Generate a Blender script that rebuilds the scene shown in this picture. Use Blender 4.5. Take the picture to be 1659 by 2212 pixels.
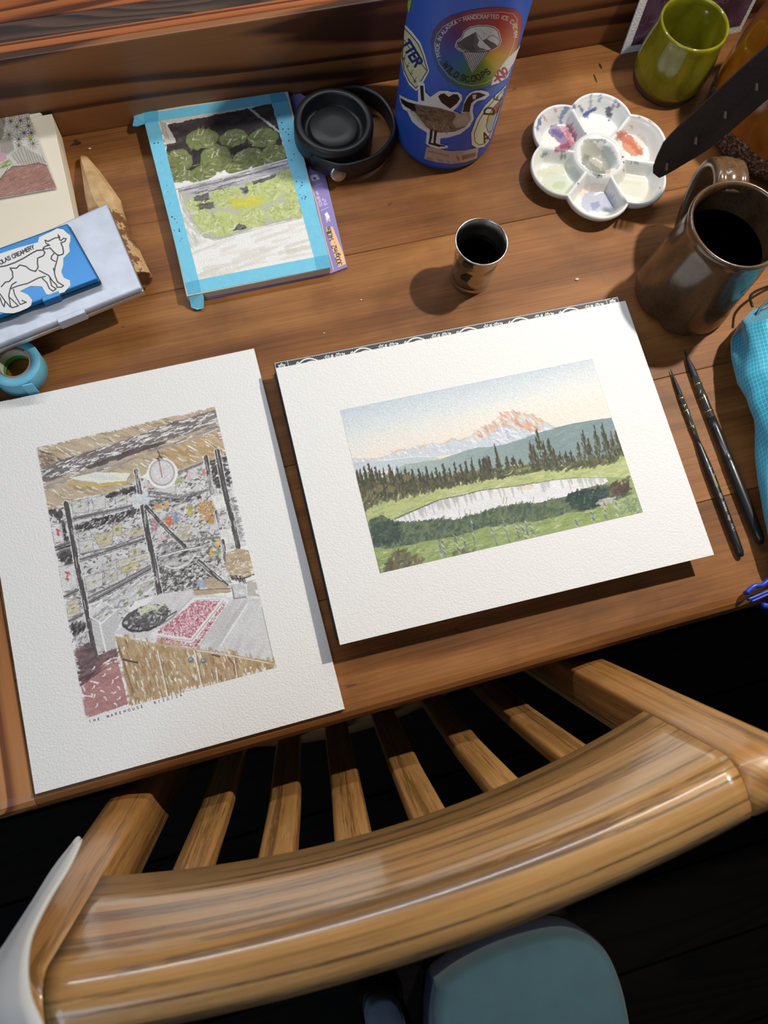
import bpy, bmesh, math, random
import numpy as np
from mathutils import Vector, Matrix
scene = bpy.context.scene
for o in list(bpy.data.objects): bpy.data.objects.remove(o, do_unlink=True)
COL = scene.collection

# ================= camera (metres; desk front edge on the X axis, desk top z = 0) =================
FPX, IW, IH = 1784.11, 1659, 2212
CAM = np.array((-.0020, -.0034, .6438))
CR = np.array((.9612, -.2653, .0757)); CU = np.array((.2381, .9363, .2583)); CF = np.array((.1394, .2302, -.9631))
CF = CF/np.linalg.norm(CF); CR = CR-CF*(CR@CF); CR /= np.linalg.norm(CR); CU = np.cross(CR, CF)
cd = bpy.data.cameras.new('camera'); cam = bpy.data.objects.new('camera', cd); COL.objects.link(cam)
cam.matrix_world = Matrix(((CR[0], CU[0], -CF[0], CAM[0]), (CR[1], CU[1], -CF[1], CAM[1]), (CR[2], CU[2], -CF[2], CAM[2]), (0, 0, 0, 1)))
cd.sensor_fit = 'VERTICAL'; cd.sensor_height = 36; cd.sensor_width = 27; cd.lens = FPX/IH*36; cd.clip_start = .01; cd.clip_end = 50
cd.dof.use_dof = True; cd.dof.focus_distance = .63; cd.dof.aperture_fstop = 9
scene.camera = cam

# ================= world, lamps, exposure =================
wd = bpy.data.worlds.new('room_dusk'); scene.world = wd; wd.use_nodes = True
wd.node_tree.nodes['Background'].inputs[0].default_value = (.55, .68, 1, 1); wd.node_tree.nodes['Background'].inputs[1].default_value = .035
def lamp(name, kind, loc, target, energy, col, size=.1, size_y=None, spot=None):
    l = bpy.data.lights.new(name, kind); l.energy = energy; l.color = col
    if kind == 'AREA':
        l.size = size
        if size_y: l.shape = 'RECTANGLE'; l.size_y = size_y
        else: l.shape = 'DISK'
    else: l.shadow_soft_size = size
    if spot: l.spot_size = spot; l.spot_blend = 1.0
    o = bpy.data.objects.new(name, l); COL.objects.link(o); o.location = loc
    o.rotation_euler = (Vector(target)-Vector(loc)).to_track_quat('-Z', 'Y').to_euler(); return o
lamp('desk_lamp_light', 'SPOT', (.67, .42, .82), (.20, .11, 0), 36, (1, .93, .82), .016, spot=1.75)
lamp('front_window_light', 'AREA', (-1.15, -.75, 1.55), (.1, .2, 0), 10.5, (.66, .81, 1), .9, 1.2)
lamp('rail_highlight_light', 'AREA', (.10, .84, .80), (.05, -.05, .1), 5.0, (.94, .96, 1), 1.4, .03)  # unseen strip, added to draw a highlight along the chair's top rail
vs = scene.view_settings; vs.view_transform = 'Standard'; vs.look = 'None'; vs.gamma = 1; vs.exposure = 0
try: vs.use_curve_mapping = False
except Exception: pass

# ================= helpers =================
PI = math.pi
def proj(X):
    """photo pixel of world points: tracing coordinates for things drawn on real surfaces"""
    d = np.asarray(X, float)-CAM; z = d@CF
    return IW/2+FPX*(d@CR)/z, IH/2-FPX*(d@CU)/z
def ray(px, py): return CF+((px-IW/2)/FPX)*CR-((py-IH/2)/FPX)*CU
def un(px, py, z=0.0):
    """world point at height z under a measured photo pixel"""
    d = ray(px, py); return CAM+(z-CAM[2])/d[2]*d
def lin(c): c = np.asarray(c, float)/255; return np.where(c <= .04045, c/12.92, ((c+.055)/1.055)**2.4)
def rgb(*c): return tuple(float(x) for x in lin(c))
def tag(o, label, cat, group=None):
    o['label'] = label; o['category'] = cat
    if group: o['group'] = group
    return o
def thing(name, label, cat, loc=(0, 0, 0), group=None):
    o = bpy.data.objects.new(name, None); COL.objects.link(o); o.location = loc; o.empty_display_size = .02
    return tag(o, label, cat, group)
def mob(name, V, F, mat, parent=None, smooth=True, label=None):
    """world-space vertices -> one mesh object, local to its parent"""
    V = np.asarray(V, float); off = np.zeros(3); p = parent
    while p is not None: off = off+np.array(p.location); p = p.parent
    c = V.mean(0) if len(V) else off
    if parent is not None: c = off
    me = bpy.data.meshes.new(name); me.from_pydata((V-c).tolist(), [], [tuple(int(i) for i in f) for f in F]); me.validate(); me.update()
    if smooth: me.polygons.foreach_set('use_smooth', [True]*len(me.polygons))
    o = bpy.data.objects.new(name, me); COL.objects.link(o)
    if parent is not None: o.parent = parent
    else: o.location = c
    if mat: me.materials.append(mat)
    if label: o['label'] = label
    return o
def set_uv(o, uv):
    """per-vertex (along, across) metres -> UV map"""
    ul = o.data.uv_layers.new(name='UVMap'); vi = np.empty(len(o.data.loops), np.int32); o.data.loops.foreach_get('vertex_index', vi); ul.data.foreach_set('uv', np.asarray(uv, np.float32)[vi].ravel()); return o
def grid_uv(V, m, shift=0.0):
    """(along, across) for rows of m section points"""
    V = np.asarray(V).reshape(-1, m, 3); al = np.concatenate([[0], np.cumsum(np.linalg.norm(np.diff(V.mean(1), axis=0), axis=1))]); k = len(V)//2
    ac = np.concatenate([[0], np.cumsum(np.linalg.norm(np.diff(V[k], axis=0), axis=1))]); return np.stack(np.meshgrid(al+shift, ac, indexing='ij'), -1).reshape(-1, 2)
def structure(o): o['kind'] = 'structure'; return o
def box(x0, x1, y0, y1, z0, z1, bev=0, seg=2):
    bm = bmesh.new(); bmesh.ops.create_cube(bm, size=1)
    for v in bm.verts: v.co = Vector(((x0+x1)/2+v.co.x*(x1-x0), (y0+y1)/2+v.co.y*(y1-y0), (z0+z1)/2+v.co.z*(z1-z0)))
    if bev: bmesh.ops.bevel(bm, geom=bm.edges[:], offset=bev, segments=seg, affect='EDGES', profile=.6)
    return take(bm)
def take(bm):
    bm.verts.ensure_lookup_table(); bm.verts.index_update()
    V = np.array([v.co[:] for v in bm.verts]); F = [[v.index for v in f.verts] for f in bm.faces]; bm.free(); return V, F
def prism(pts, z0, z1, bev=0, seg=2):
    """extruded outline (xy points)"""
    bm = bmesh.new(); b = [bm.verts.new((p[0], p[1], z0)) for p in pts]; t = [bm.verts.new((p[0], p[1], z1)) for p in pts]; n = len(pts)
    bm.faces.new(b[::-1]); ft = bm.faces.new(t)
    for i in range(n): bm.faces.new((b[i], b[(i+1) % n], t[(i+1) % n], t[i]))
    bmesh.ops.recalc_face_normals(bm, faces=bm.faces[:])
    if bev: bmesh.ops.bevel(bm, geom=[e for e in bm.edges], offset=bev, segments=seg, affect='EDGES', profile=.6)
    return take(bm)
def join(*parts):
    V = []; F = []; n = 0
    for v, f in parts:
        V.append(np.asarray(v)); F += [[i+n for i in q] for q in f]; n += len(v)
    return np.concatenate(V), F
def lathe(prof, cx, cy, seg=64, z0=0, close=False, fn=None):
    n = len(prof); a = np.arange(seg)*2*PI/seg; V = []
    for r, z in prof:
        rr = np.full(seg, r) if fn is None else np.array([fn(r, z, t) for t in a])
        V.append(np.stack([cx+rr*np.cos(a), cy+rr*np.sin(a), np.full(seg, z0+z)], 1))
    V = np.concatenate(V); F = []
    for i in range(n-1):
        for j in range(seg): k = (j+1) % seg; F.append([i*seg+j, i*seg+k, (i+1)*seg+k, (i+1)*seg+j])
    if prof[0][0] > 1e-6 and not close: F.append(list(range(seg))[::-1])
    if prof[-1][0] > 1e-6 and not close: F.append([(n-1)*seg+j for j in range(seg)])
    if close:
        for j in range(seg): k = (j+1) % seg; F.append([(n-1)*seg+j, (n-1)*seg+k, k, j])
    return V, F
def turned(prof, a, b, seg=20, up=(0, 0, 1)):
    """profile (t, r) turned about the axis a->b"""
    a = np.asarray(a, float); b = np.asarray(b, float); d = b-a; L = np.linalg.norm(d); d = d/L
    s = np.cross(d, up); s /= np.linalg.norm(s); u = np.cross(s, d); V = []; F = []; n = len(prof)
    for t, r in prof:
        for j in range(seg):
            q = 2*PI*j/seg; V.append(a+d*t*L+(s*math.cos(q)+u*math.sin(q))*r)
    for i in range(n-1):
        for j in range(seg): k = (j+1) % seg; F.append([i*seg+j, i*seg+k, (i+1)*seg+k, (i+1)*seg+j])
    F.append(list(range(seg))[::-1]); F.append([(n-1)*seg+j for j in range(seg)]); return np.array(V), F
def sweep(path, sec, closed=False, up=(0, 0, 1), scale=None):
    """cross-section (a along side, b along up') swept along a path"""
    P = np.asarray(path, float); n = len(P); m = len(sec); V = []; F = []
    for i in range(n):
        d = P[min(i+1, n-1)]-P[max(i-1, 0)] if not closed else P[(i+1) % n]-P[(i-1) % n]
        d /= np.linalg.norm(d); uu = np.asarray(up[i] if np.ndim(up) == 2 else up, float); s = np.cross(d, uu); s /= np.linalg.norm(s); u = np.cross(s, d); k = 1 if scale is None else scale[i]
        for x, y in sec: V.append(P[i]+s*x*k+u*y*k)
    for i in range(n if closed else n-1):
        for j in range(m): q = (j+1) % m; i2 = (i+1) % n; F.append([i*m+j, i*m+q, i2*m+q, i2*m+j])
    if not closed: F.append(list(range(m))[::-1]); F.append([(n-1)*m+j for j in range(m)])
    return np.array(V), F
def rsec(w, h, r, k=3):
    """rounded rectangle cross-section"""
    out = []
    for cx, cy, a0 in ((w/2-r, h/2-r, 0), (-w/2+r, h/2-r, PI/2), (-w/2+r, -h/2+r, PI), (w/2-r, -h/2+r, 1.5*PI)):
        for i in range(k+1): a = a0+i*PI/2/k; out.append((cx+r*math.cos(a), cy+r*math.sin(a)))
    return out
def smooth_path(P, n=40):
    """Catmull-Rom through the points"""
    P = np.asarray(P, float); Q = np.concatenate([[2*P[0]-P[1]], P, [2*P[-1]-P[-2]]]); out = []
    for t in np.linspace(0, len(P)-1-1e-6, n):
        i = int(t); f = t-i; a, b, c, d = Q[i:i+4]
        out.append(.5*((2*b)+(-a+c)*f+(2*a-5*b+4*c-d)*f*f+(-a+3*b-3*c+d)*f**3))
    return np.array(out)
def uvsphere(c, r, seg=16, rings=10):
    V = []; F = []; c = np.asarray(c); r = np.asarray(r)
    for i in range(rings+1):
        t = PI*i/rings
        for j in range(seg): a = 2*PI*j/seg; V.append(c+r*np.array((math.sin(t)*math.cos(a), math.sin(t)*math.sin(a), math.cos(t))))
    for i in range(rings):
        for j in range(seg): k = (j+1) % seg; F.append([i*seg+j, (i+1)*seg+j, (i+1)*seg+k, i*seg+k])
    return np.array(V), F
def print_mesh(name, P, R, mat, parent, paper, cut=False, albedo=.80, label=None):
    """vertex-coloured print: P (h,w,3) world positions, R the canvas, paper = photo colour that stands for white paper"""
    h, w = R.h, R.w; off = np.zeros(3); p = parent
    while p is not None: off = off+np.array(p.location); p = p.parent
    idx = np.arange(h*w).reshape(h, w); q = np.stack([idx[1:, :-1], idx[1:, 1:], idx[:-1, 1:], idx[:-1, :-1]], -1).reshape(-1, 4)
    if cut:
        k = (R.a > .5); kk = (k[1:, :-1] & k[1:, 1:] & k[:-1, 1:] & k[:-1, :-1]).ravel(); q = q[kk]
    used = np.unique(q); mp = -np.ones(h*w, int); mp[used] = np.arange(len(used)); q = mp[q]
    V = (P.reshape(-1, 3)[used]-off).astype(np.float32); me = bpy.data.meshes.new(name); me.vertices.add(len(V)); me.vertices.foreach_set('co', V.ravel())
    me.loops.add(q.size); me.loops.foreach_set('vertex_index', q.ravel().astype(np.int32)); me.polygons.add(len(q)); me.polygons.foreach_set('loop_start', np.arange(0, q.size, 4, dtype=np.int32))
    me.update(calc_edges=True); me.polygons.foreach_set('use_smooth', [True]*len(q))
    c = np.clip(lin(np.clip(R.c, 0, 255))/lin(paper)*albedo, 0, .95).reshape(-1, 3)[used]; at = me.color_attributes.new('Col', 'FLOAT_COLOR', 'POINT')
    at.data.foreach_set('color', np.concatenate([c, np.ones((len(c), 1))], 1).astype(np.float32).ravel())
    me.materials.append(mat); o = bpy.data.objects.new(name, me); COL.objects.link(o); o.parent = parent
    if label: o['label'] = label
    return o
def flat_grid(c4, w, h):
    """bilinear grid over four world corners TL TR BR BL -> (h,w,3), tracing X, Y"""
    P = [np.asarray(c) for c in c4]; u, v = np.meshgrid(np.linspace(0, 1, w), np.linspace(0, 1, h)); u = u[..., None]; v = v[..., None]
    G = P[0]*(1-u)*(1-v)+P[1]*u*(1-v)+P[2]*u*v+P[3]*(1-u)*v; X, Y = proj(G); return G, X, Y

# ================= materials =================
def nmat(name):
    m = bpy.data.materials.new(name); m.use_nodes = True; t = m.node_tree; b = t.nodes['Principled BSDF']; return m, t, b
def N(t, kind, **kw):
    n = t.nodes.new(kind)
    for k, v in kw.items():
        if k.startswith('i_'):
            key = k[2:]; key = int(key) if key.isdigit() else key.replace('_', ' '); n.inputs[key].default_value = v
        else: setattr(n, k, v)
    return n
def ramp(t, stops, interp='LINEAR'):
    r = t.nodes.new('ShaderNodeValToRGB'); r.color_ramp.interpolation = interp; e = r.color_ramp.elements
    while len(e) < len(stops): e.new(.5)
    for i, (p, c) in enumerate(stops): e[i].position = p; e[i].color = tuple(c)+(1,) if len(c) == 3 else c
    return r
def mathn(t, op, a, b=None, clamp=False):
    n = t.nodes.new('ShaderNodeMath'); n.operation = op; n.use_clamp = clamp
    for i, x in enumerate((a, b)):
        if x is None: continue
        if isinstance(x, (int, float)): n.inputs[i].default_value = x
        else: t.links.new(x, n.inputs[i])
    return n.outputs[0]
def mixc(t, f, a, b, blend='MIX'):
    n = t.nodes.new('ShaderNodeMix'); n.data_type = 'RGBA'; n.blend_type = blend
    for s, x in ((n.inputs[0], f), (n.inputs[6], a), (n.inputs[7], b)):
        if isinstance(x, (int, float)): s.default_value = x
        elif isinstance(x, tuple): s.default_value = x+(1,) if len(x) == 3 else x
        else: t.links.new(x, s)
    return n.outputs[2]
def plain(name, col, rough=.5, metal=0, noise=0, nscale=60, bump=0, bscale=200, coat=0, sheen=0, spec=.5, **kw):
    m, t, b = nmat(name); L = t.links.new; b.inputs['Roughness'].default_value = rough; b.inputs['Metallic'].default_value = metal
    b.inputs['Coat Weight'].default_value = coat; b.inputs['Sheen Weight'].default_value = sheen; b.inputs['Specular IOR Level'].default_value = spec
    tc = N(t, 'ShaderNodeTexCoord'); n = N(t, 'ShaderNodeTexNoise', i_Scale=nscale, i_Detail=4.0); L(tc.outputs['Object'], n.inputs['Vector'])
    r = ramp(t, [(.3, tuple(c*(1-noise) for c in col)), (.7, tuple(min(1, c*(1+noise)) for c in col))]); L(n.outputs['Fac'], r.inputs['Fac']); L(r.outputs['Color'], b.inputs['Base Color'])
    if bump:
        n2 = N(t, 'ShaderNodeTexNoise', i_Scale=bscale, i_Detail=3.0); L(tc.outputs['Object'], n2.inputs['Vector'])
        bp = N(t, 'ShaderNodeBump', i_Strength=bump, i_Distance=.0006); L(n2.outputs['Fac'], bp.inputs['Height']); L(bp.outputs['Normal'], b.inputs['Normal'])
    return m
def wood(name, dark, mid, light, axis=0, rough=.42, bump=.25, pores=0, wear=0, stain=0, coat=0, fiber=.22, rings=(8, .8, 9, .5), figure=.8, seed=0.0, uv=False, lines=0, spec=.5):
    """rings = (count, frequency along, frequency across, strength)"""
    m, t, b = nmat(name); L = t.links.new; tc = N(t, 'ShaderNodeTexCoord'); oi = N(t, 'ShaderNodeObjectInfo')
    vm = N(t, 'ShaderNodeVectorMath', operation='SCALE'); vm.inputs[0].default_value = (3.7+seed, 5.3, 2.1); L(oi.outputs['Random'], vm.inputs['Scale'])
    ad = N(t, 'ShaderNodeVectorMath', operation='ADD'); L(tc.outputs['UV' if uv else 'Object'], ad.inputs[0]); L(vm.outputs[0], ad.inputs[1]); b.inputs['Specular IOR Level'].default_value = spec
    def mp(along, across):
        q = N(t, 'ShaderNodeMapping'); s = [across]*3; s[axis] = along; q.inputs['Scale'].default_value = s; L(ad.outputs[0], q.inputs['Vector']); return q.outputs[0]
    n1 = N(t, 'ShaderNodeTexNoise', i_Scale=1.0, i_Detail=5.0, i_Roughness=.6, i_Distortion=.4); L(mp(2.5, 15), n1.inputs['Vector'])
    nr = N(t, 'ShaderNodeTexNoise', i_Scale=1.0, i_Detail=2.0, i_Roughness=.35); L(mp(rings[1], rings[2]), nr.inputs['Vector'])
    fr = mathn(t, 'FRACT', mathn(t, 'MULTIPLY', nr.outputs['Fac'], float(rings[0])*2.2)); rg = ramp(t, [(0, (0, 0, 0)), (.10, (.05, .05, .05)), (.45, (.75, .75, .75)), (.86, (1, 1, 1)), (1, (0, 0, 0))]); L(fr, rg.inputs['Fac'])
    n2 = N(t, 'ShaderNodeTexNoise', i_Scale=1.0, i_Detail=3.0); L(mp(14, 520), n2.inputs['Vector'])
    f = mathn(t, 'ADD', mathn(t, 'MULTIPLY', mathn(t, 'SUBTRACT', n1.outputs['Fac'], .5), figure), mathn(t, 'MULTIPLY', mathn(t, 'SUBTRACT', rg.outputs['Color'], .6), rings[3])); f = mathn(t, 'ADD', mathn(t, 'ADD', f, .53), mathn(t, 'MULTIPLY', mathn(t, 'SUBTRACT', n2.outputs['Fac'], .5), fiber))
    r = ramp(t, [(.22, dark), (.52, mid), (.82, light)]); L(f, r.inputs['Fac']); col = r.outputs['Color']
    hgt = mathn(t, 'MULTIPLY', n2.outputs['Fac'], .5)
    if pores:
        n3 = N(t, 'ShaderNodeTexNoise', i_Scale=1.0, i_Detail=2.0, i_Roughness=.5); L(mp(22, 700), n3.inputs['Vector'])
        n4 = N(t, 'ShaderNodeTexNoise', i_Scale=1.0, i_Detail=2.0); L(mp(1.6, 120), n4.inputs['Vector'])
        pr = ramp(t, [(.545, (0, 0, 0)), (.61, (1, 1, 1))]); L(mathn(t, 'ADD', mathn(t, 'MULTIPLY', n3.outputs['Fac'], .36), mathn(t, 'MULTIPLY', n4.outputs['Fac'], .70)), pr.inputs['Fac'])
        col = mixc(t, mathn(t, 'MULTIPLY', pr.outputs['Color'], pores), col, tuple(c*.30 for c in dark)); hgt = mathn(t, 'SUBTRACT', hgt, mathn(t, 'MULTIPLY', pr.outputs['Color'], .8))
    if lines:
        n9 = N(t, 'ShaderNodeTexNoise', i_Scale=1.0, i_Detail=1.5, i_Roughness=.4); L(mp(1.1, 88), n9.inputs['Vector']); na = N(t, 'ShaderNodeTexNoise', i_Scale=1.0, i_Detail=2.0); L(mp(60, 900), na.inputs['Vector']); nb = N(t, 'ShaderNodeTexNoise', i_Scale=1.0, i_Detail=1.0); L(mp(7, 40), nb.inputs['Vector'])
        lr = ramp(t, [(0, (1, 1, 1)), (.03, (.8, .8, .8)), (.06, (0, 0, 0))]); L(mathn(t, 'ABSOLUTE', mathn(t, 'SUBTRACT', n9.outputs['Fac'], .5)), lr.inputs['Fac']); dr = ramp(t, [(.38, (0, 0, 0)), (.52, (1, 1, 1))]); L(mathn(t, 'ADD', mathn(t, 'MULTIPLY', na.outputs['Fac'], .5), mathn(t, 'MULTIPLY', nb.outputs['Fac'], .5)), dr.inputs['Fac'])
        lf = mathn(t, 'MULTIPLY', lr.outputs['Color'], dr.outputs['Color']); col = mixc(t, mathn(t, 'MULTIPLY', lf, lines), col, tuple(c*k for c, k in zip(dark, (.34, .36, .5)))); hgt = mathn(t, 'SUBTRACT', hgt, mathn(t, 'MULTIPLY', lf, .7))
    if wear:
        n5 = N(t, 'ShaderNodeTexNoise', i_Scale=1.0, i_Detail=6.0, i_Roughness=.75); L(mp(22, 260), n5.inputs['Vector'])
        wr = ramp(t, [(.55, (0, 0, 0)), (.70, (1, 1, 1))]); L(n5.outputs['Fac'], wr.inputs['Fac']); col = mixc(t, mathn(t, 'MULTIPLY', wr.outputs['Color'], wear), col, tuple(min(1, c*1.2+.09) for c in light))
    if stain:
        n6 = N(t, 'ShaderNodeTexNoise', i_Scale=7.0, i_Detail=5.0, i_Roughness=.6); L(ad.outputs[0], n6.inputs['Vector'])
        sr = ramp(t, [(.34, (1, 1, 1)), (.50, (0, 0, 0))]); L(n6.outputs['Fac'], sr.inputs['Fac']); col = mixc(t, mathn(t, 'MULTIPLY', sr.outputs['Color'], stain), col, tuple(c*.75 for c in dark))
        for rot, sd in ((.35, 3.0), (-.6, 8.0), (1.2, 15.0)):
            q = N(t, 'ShaderNodeMapping'); q.inputs['Rotation'].default_value = (0, 0, rot); q.inputs['Location'].default_value = (sd, sd, 0); q.inputs['Scale'].default_value = (4, 60, 1); L(ad.outputs[0], q.inputs['Vector'])
            n7 = N(t, 'ShaderNodeTexNoise', i_Scale=1.0, i_Detail=0.0); L(q.outputs[0], n7.inputs['Vector']); n8 = N(t, 'ShaderNodeTexNoise', i_Scale=26.0, i_Detail=1.0); L(q.outputs[0], n8.inputs['Vector']); n8.inputs['Scale'].default_value = 2.6
            ln = mathn(t, 'MULTIPLY', mathn(t, 'LESS_THAN', mathn(t, 'ABSOLUTE', mathn(t, 'SUBTRACT', n7.outputs['Fac'], .5)), .004), mathn(t, 'GREATER_THAN', n8.outputs['Fac'], .63)); col = mixc(t, mathn(t, 'MULTIPLY', ln, .5), col, tuple(c*.35 for c in dark))
    L(col, b.inputs['Base Color']); b.inputs['Roughness'].default_value = rough; b.inputs['Coat Weight'].default_value = coat; b.inputs['Coat Roughness'].default_value = .13
    bp = N(t, 'ShaderNodeBump', i_Strength=bump, i_Distance=.0005); L(hgt, bp.inputs['Height']); L(bp.outputs['Normal'], b.inputs['Normal'])
    return m
def print_mat(name, rough=.85, bump=.35, scale=520, coat=0, spec=.3):
    m, t, b = nmat(name); L = t.links.new; a = N(t, 'ShaderNodeAttribute', attribute_name='Col'); L(a.outputs['Color'], b.inputs['Base Color']); b.inputs['Roughness'].default_value = rough; b.inputs['Coat Weight'].default_value = coat; b.inputs['Specular IOR Level'].default_value = spec
    if bump: paper_bump(t, b, bump, scale)
    return m
def paper_bump(t, b, bump, scale):
    L = t.links.new; tc = N(t, 'ShaderNodeTexCoord'); n = N(t, 'ShaderNodeTexNoise', i_Scale=float(scale), i_Detail=2.0, i_Roughness=.5, i_Distortion=.6); L(tc.outputs['Object'], n.inputs['Vector'])
    r = ramp(t, [(.35, (0, 0, 0)), (.65, (1, 1, 1))]); L(n.outputs['Fac'], r.inputs['Fac']); bp = N(t, 'ShaderNodeBump', i_Strength=bump, i_Distance=.0006); L(r.outputs['Color'], bp.inputs['Height']); L(bp.outputs['Normal'], b.inputs['Normal'])
def paper(name, col, bump=.35, scale=520, rough=.9):
    m, t, b = nmat(name); b.inputs['Base Color'].default_value = tuple(col)+(1,); b.inputs['Roughness'].default_value = rough; b.inputs['Specular IOR Level'].default_value = .25
    if bump: paper_bump(t, b, bump, scale)
    return m
M = {}
M['desk'] = wood('desk_wood', rgb(92, 55, 27), rgb(137, 89, 48), rgb(167, 117, 66), 0, .46, .2, stain=.5, rings=(5, .5, 5, .16), figure=1.0, fiber=.4, spec=.2)
M['desk_end'] = wood('fir_end_board', rgb(112, 64, 34), rgb(166, 108, 60), rgb(188, 130, 80), 1, .45, .2, rings=(9, .25, 11, .75), figure=.3)
M['riser'] = wood('dark_fir', rgb(66, 36, 18), rgb(122, 74, 40), rgb(146, 94, 54), 0, .45, .25, rings=(5, .9, 15, .75), figure=.4)
M['strip'] = wood('orange_fir', rgb(84, 40, 18), rgb(150, 80, 38), rgb(172, 100, 52), 0, .42, .25, rings=(8, .5, 22, .7), figure=.4)
M['strip_dark'] = wood('dark_strip', rgb(44, 30, 24), rgb(70, 50, 40), rgb(90, 66, 52), 0, .5, .3, rings=(7, 3, 20, .6))
M['oak'] = wood('oak', rgb(134, 94, 50), rgb(174, 130, 76), rgb(202, 160, 104), 0, .34, .4, wear=.30, coat=1.0, rings=(5, .5, 12, .12), figure=.45, uv=True, lines=.85, fiber=.4)
M['oak_up'] = wood('oak_upright', rgb(130, 86, 42), rgb(168, 120, 66), rgb(192, 146, 90), 0, .38, .4, pores=.55, wear=.32, coat=.3, rings=(5, .5, 12, .12), figure=.45, uv=True, lines=.35, fiber=.4)
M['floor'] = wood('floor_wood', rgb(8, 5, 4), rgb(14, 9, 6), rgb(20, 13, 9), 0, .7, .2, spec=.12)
M['wall'] = plain('wall_paint', rgb(72, 58, 46), .8, noise=.08, nscale=8)
M['paper'] = paper('watercolour_paper', (.80, .795, .785), .42, 640)
M['painted'] = print_mat('watercolour', .85, .4, 640)
M['print'] = print_mat('printed', .5, 0)
M['sticker'] = print_mat('sticker_vinyl', .38, 0, spec=.45)
M['black'] = plain('black_rubber', (.012, .012, .014), .42, bump=.1, bscale=900)
M['steel'] = plain('brushed_steel', (.62, .61, .58), .22, 1, noise=.06, nscale=30)
# ---- rasters for flat prints: numpy canvases that become vertex colours on real flat (or wrapped) meshes ----

_rng = np.random.RandomState(7)
_LAT = _rng.rand(256, 256).astype(np.float32)
def vnoise(x, y, seed=0):
    x = x + seed*17.13; y = y + seed*9.71
    xi = np.floor(x).astype(int); yi = np.floor(y).astype(int)
    fx = x-xi; fy = y-yi; fx = fx*fx*(3-2*fx); fy = fy*fy*(3-2*fy)
    a = _LAT[yi % 256, xi % 256]; b = _LAT[yi % 256, (xi+1) % 256]
    c = _LAT[(yi+1) % 256, xi % 256]; d = _LAT[(yi+1) % 256, (xi+1) % 256]
    return (a*(1-fx)+b*fx)*(1-fy)+(c*(1-fx)+d*fx)*fy
def fbm(x, y, seed=0, o=3):
    r = 0; a = .5; t = 0
    for i in range(o):
        r = r+a*vnoise(x*2**i, y*2**i, seed+i*3); t += a; a *= .5
    return r/t
def tr(ox, oy, k): return lambda *p: [(ox+k*p[i], oy+k*p[i+1]) for i in range(0, len(p), 2)]

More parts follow.
